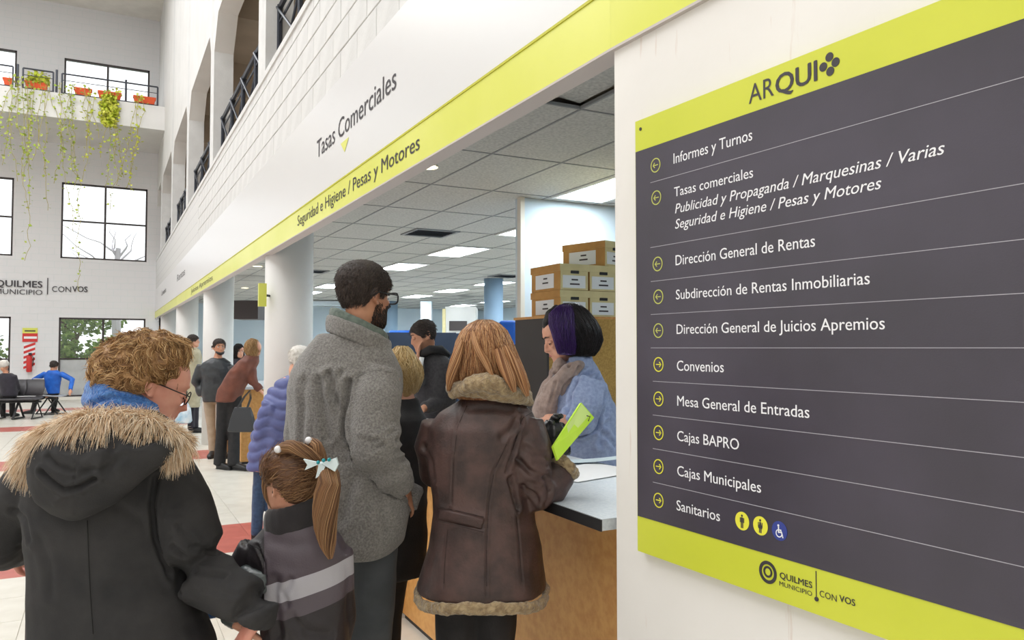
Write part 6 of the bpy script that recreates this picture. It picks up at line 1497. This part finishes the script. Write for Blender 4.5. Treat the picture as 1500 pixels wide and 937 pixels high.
# --- young man, hand on chin, behind the counter
d = 5.9; f_ = -RT*.85-HF*.35
tor = [(P(634,690,d),.17,.13,-RT*.6-HF*.8),(P(634,640,d),.19,.14),(P(634,590,d),.19,.14),(P(635,555,d),.20,.14),(P(635,532,d),.18,.12),(P(634,517,d),.08,.08)]
hp = P(634,700,d); lg = [(V((hp.x-.1,hp.y,.9)),V((hp.x-.1,hp.y,.5)),V((hp.x-.1,hp.y,.08)),-HF),(V((hp.x+.1,hp.y,.9)),V((hp.x+.1,hp.y,.5)),V((hp.x+.1,hp.y,.08)),-HF)]
hc = P(621,491,d)
yr = figure('young person with short dark hair resting chin on hand, dark zip jacket, behind the counter', hp, hc, -RT*.9-HF*.3-Z*.3, 1.0, tor,
   [(P(650,542,d-.05),P(645,590,d-.12),P(620,598,d-.25),.072,Z*-1),(P(615,545,d-.08),P(610,566,d-.2),P(612,526,d-.12),.06,RT,(P(614,512,d-.1)-P(612,526,d-.12)))], lg, M['charcoal'], M['black_cloth'], 'brown', 'skin2', 'short', .011, amp=.007)
MB().tube([P(617,519,d-.1),P(630,512,d-.13),P(645,512,d-.08),P(655,520,d)],[.03,.035,.035,.03],10).build('collar', M['black_cloth'], yr, True)
MB().tube([P(618,523,d-.17),P(616,540,d-.17)],[.02,.016],8).build('shirt_front', M['paper'], yr, True)
# --- periwinkle puffer, leaning behind the grey fleece
d = 6.3; pts = [P(392,688,d),P(396,660,d),P(404,630,d),P(414,600,d),P(424,572,d),P(434,552,d)]
tor = [(q, w_, h_, RT*.3+HF*.9) for q, w_, h_ in zip(pts, (.15,.16,.17,.18,.18,.12), (.15,.16,.16,.15,.13,.1))]
an = P(376,737,d); lg = [(P(385,680,d),P(379,712,d+.0),V((an.x,an.y,.17)),RT),(P(404,680,d+.05),P(400,720,d+.05),V((P(398,740,d+.05).x,P(398,740,d+.05).y,.08)),RT)]
pw = figure('person with white hair in periwinkle quilted puffer and jeans, mostly hidden behind grey fleece', P(395,700,d), P(440,528,d), RT*.8+HF*.4-Z*.3, 1.0, tor, [(P(398,590,d-.1),P(384,640,d-.1),P(400,668,d-.05),.075)], lg, M['puffer'], M['jeans'], 'white', 'skin', 'short', .012, topname='puffer_jacket', trr=(.085,.06,.05,.045), hdet=False)
pw_ = [o for o in pw.children if o.name.startswith('puffer_jacket')][0]; me = pw_.data; co = np.empty(len(me.vertices)*3); me.vertices.foreach_get('co', co); co = co.reshape(-1,3); nr = np.empty(len(co)*3); me.vertices.foreach_get('normal', nr); nr = nr.reshape(-1,3)
wv = np.abs(np.sin(math.pi*(co[:,2]/.085+.25*np.sin(co[:,0]*30)))); co += nr*((wv**.6-.6)*.022)[:,None]; me.vertices.foreach_set('co', co.ravel()); me.update()
# --- man in dark jacket by the second column
d = 11.2; g0 = P(320,600,d); F_ = (RT*.25-HF*.97)
def at(px, y): return P(px, y, d)
tor = [(at(318,588),.19,.14,F_),(at(318,575),.21,.15),(at(318,555),.21,.15),(at(318,540),.225,.14),(at(318,532),.20,.12),(at(319,524),.09,.08)]
lg = [(at(306,585),at(309,625),V((at(312,640).x,at(312,640).y,.08)),-HF+RT*.2),(at(331,585),at(330,625),V((at(328,640).x-.0,at(328,640).y,.08)),-HF+RT*.5)]
lg = [(V((a.x,a.y,.86)),V((b_.x,b_.y,.46)),c_,t_) for a,b_,c_,t_ in lg]
figure('bearded person in dark leather jacket and beige trousers, hands in pockets, by a round column', g0, at(321,508), RT*.55-HF*.8, 1.02, tor, [(at(296,535),at(287,560),at(297,580),.075),(at(341,535),at(348,560),at(340,580),.075)], lg, M['dleather'], M['chino'], 'brown', 'skin2', 'short', .013)
o = MB().tube([at(320,521)-HF*.09,at(322,524)-HF*.11,at(326,521)-HF*.09],[.02,.022,.02],8)
r, f, u = frame(RT*.55-HF*.8); hc = at(321,508); MB().tube([hc+r*-.052+f*.05-u*.07,hc+r*-.03+f*.085-u*.09,hc+f*.10-u*.10,hc+r*.03+f*.085-u*.09,hc+r*.052+f*.05-u*.07],[.016,.02,.022,.02,.016],8).build('beard', HM['blkb'], [q for q in COL.objects if q.name.startswith('person')][-1] if 0 else bpy.data.objects[max([q.name for q in COL.objects if q.name.startswith('person')])], True)
# --- stooping person in rust jacket, black trousers
d = 10.1
def at(px, y): return P(px, y, d)
ax = (at(368,525)-at(337,580)).normalized()
tor = [(at(333,588),.15,.14,RT*.95-HF*.2),(at(338,572),.17,.155),(at(347,556),.18,.15),(at(356,541),.18,.14),(at(364,530),.155,.12),(at(369,520),.09,.08)]
lg = [(at(329,585),at(325,630),V((at(322,640).x,at(322,640).y,.08)),RT*.8-HF*.5),(at(343,585),at(343,630),V((at(341,640).x,at(341,640).y-.1,.08)),RT*.9-HF*.3)]
lg = [(V((a.x,a.y,.88)),V((b_.x,b_.y,.46)),c_,t_) for a,b_,c_,t_ in lg]
hr = prings([(522,363,378,d,.09),(512,359,380,d,.115),(504,360,379,d,.11),(498,364,376,d,.07),(496,368,372,d,.03)])
figure('person in rust brown jacket and black trousers stooping over the counter beside dark handbag', at(338,600), at(371,510), RT*.85-HF*.1-Z*.4, 1.0, tor, [(at(366,535),at(371,560),at(382,572),.07)], lg, M['rust'], M['black_cloth'], 'curl', 'skin', 'rings', .013, hairrings=hr, hdet=False, trr=(.10,.085,.075,.075))
bg = thing('handbag', at(356,615), 'dark grey leather handbag with tall handles beside the stooping rust jacket person', 'bag')
b = MB(); vs = []
c0 = P(355,632,9.75); 
for z, w_, t_ in ((0,.155,.07),(.02,.165,.08),(.2,.13,.05),(.31,.10,.02)):
    for sx, sy in ((-1,-1),(1,-1),(1,1),(-1,1)): vs.append(c0+RT*(sx*w_+.0)+HF*sy*t_+Z*z)
fs = [(3,2,1,0),(12,13,14,15)]
for r_ in range(3):
    for k in range(4): fs.append((4*r_+k, 4*r_+(k+1)%4, 4*r_+4+(k+1)%4, 4*r_+4+k))
bevel(b.add(vs, fs).build('bag_body', M['bagblk'], bg), .02, 2)
for sy in (-.02,.02): MB().tube([c0+Z*.30+RT*-.06+HF*sy, c0+Z*.44+RT*.02+HF*sy, c0+Z*.52+RT*.09+HF*sy, c0+Z*.42+RT*.10+HF*sy, c0+Z*.30+RT*.06+HF*sy],[.008]*5,6).build('handle', M['bagblk'], bg)
# --- person in beige coat behind the column, with pale blue bag
d = 14.4
def at(px, y): return P(px, y, d)
tor = [(at(276,596),.20,.16,HF),(at(276,570),.22,.17),(at(276,545),.22,.16),(at(277,522),.23,.15),(at(279,514),.18,.12),(at(281,508),.08,.08)]
lg = [(V((at(280,600).x,at(280,600).y,.86)),V((at(280,600).x,at(280,600).y,.46)),V((at(280,600).x,at(280,600).y,.08)),RT),(V((at(287,600).x,at(287,600).y+.1,.86)),V((at(287,600).x,at(287,600).y+.1,.46)),V((at(287,600).x,at(287,600).y+.1,.08)),RT)]
figure('person with dark hair in beige coat and dark trousers, half behind a far column', at(280,600), at(283,499), RT*.8+HF*.5, 1.0, tor, [(at(264,525),at(262,555),at(268,585),.075),(at(288,525),at(292,555),at(290,580),.07)], lg, M['beigec'], M['darkcoat'], 'brown', 'skin', 'short', .016, hdet=False, topname='coat', trr=(.10,.085,.07,.06))
bg = thing('carrier_bag', at(268,618), 'pale blue and white carrier bag held by the person in the beige coat', 'bag')
c0 = P(267,618,14.2); MB().tube([c0-Z*.02,c0+Z*.02,c0+Z*.25,c0+Z*.36],[(.14,.09),(.17,.10),(.15,.07),(.10,.02)],12,ref=HF,se=3.5).build('bag_body', mat('pale_blue_plastic', srgb(150,184,206), .4, srgb(230,232,236), 6), bg, True)
MB().tube([c0+Z*.34+RT*-.05,c0+Z*.5,c0+Z*.34+RT*.05],[.008]*3,6).build('handle', M['signwhite'], bg)
# --- far person with long black hair inside the office
d = 13.7
def at(px, y): return P(px, y, d)
tor = [(at(350,600),.17,.14,-HF),(at(350,560),.18,.14),(at(350,545),.19,.14),(at(350,532),.18,.12),(at(350,525),.08,.07)]
lg = [(V((at(347,600).x,at(347,600).y,.82)),V((at(347,600).x,at(347,600).y,.45)),V((at(347,600).x,at(347,600).y,.08)),-HF),(V((at(354,600).x,at(354,600).y,.82)),V((at(354,600).x,at(354,600).y,.45)),V((at(354,600).x,at(354,600).y,.08)),-HF)]
hr = prings([(533,342,358,d+.05,.09),(522,341,357,d+.04,.11),(513,342,356,d+.02,.11),(507,344,355,d+.0,.09),(503,347,352,d,.04)])
figure('person with long black hair far inside, between the leather jacket and rust jacket people', at(350,600), at(350.5,515), -HF*.8+RT*.6, .95, tor, [(at(342,537),at(340,560),at(346,580),.06),(at(358,537),at(361,560),at(355,580),.06)], lg, M['darkcoat'], M['darkcoat'], 'blk', 'skin', 'rings', .014, hairrings=hr)
# --- seated: blue tracksuit jacket, and dark coat at the photo's left edge
def seated(label, d, px, top, bottom, hairm, head, hipy, shy, lean, arms, legs, hairstyle='short'):
    def at(x, y, dd=0): return P(x, y, d+dd)
    tor = [(at(px,hipy),.17,.13,HF),(at(px+lean*.3,(hipy*2+shy)/3),.17,.13),(at(px+lean*.7,(hipy+2*shy)/3),.19,.13),(at(px+lean,shy+3),.20,.12),(at(px+lean,shy-2),.10,.08)]
    return figure(label, at(px,hipy), at(*head), HF*.9+RT*.1-Z*.2, 1.0, tor, [tuple(at(*q) for q in a)+(.065,) for a in arms], [(at(*a),at(*b_),V((at(*c_).x,at(*c_).y,.07)),t_) for a,b_,c_,t_ in legs], top, bottom, hairm, 'skin2', hairstyle, .016, hdet=False, trr=(.095,.08,.065,.06), amp=.006)
seated('person in bright blue jacket and black trousers sitting twisted on grey chair, arm stretched out', 18.4, 76, M['bluej'], M['black_cloth'], 'brown', (79,535.5), 576, 544, 2,
   [((67,547),(52,555),(40,564)),((89,547),(106,556,-.05),(103,572,-.3))], [((72,577),(52,584,.1),(48,600,.1),-RT),((80,577),(80,590,.45),(78,598,.5),HF)])
seated('person with pale hair in dark navy coat sitting hunched at the photo\'s left edge', 17.2, 14, M['darkcoat'], M['black_cloth'], 'white', (6,535), 580, 548, -4,
   [((0,550),(-8,565),(0,576,.2)),((20,550),(26,568,.1),(20,580,.3))], [((6,582),(4,588,.45),(4,600,.5),HF),((18,582),(18,588,.45),(18,600,.5),HF)])
def chair_at(px, y, d, rz, m, label): q = P(px, y, d); wchair(q.x, q.y, rz, m, label)
chair_at(76, 578, 18.42, math.radians(-62), M['chairgrey'], 'pale grey waiting chair under the person in the bright blue jacket')
chair_at(14, 580, 17.2, math.radians(160), M['chaird'], 'dark waiting chair under the hunched person in navy coat')
chair_at(41, 577, 17.3, math.radians(160), M['chaird'], 'empty dark waiting chair between the two seated people')
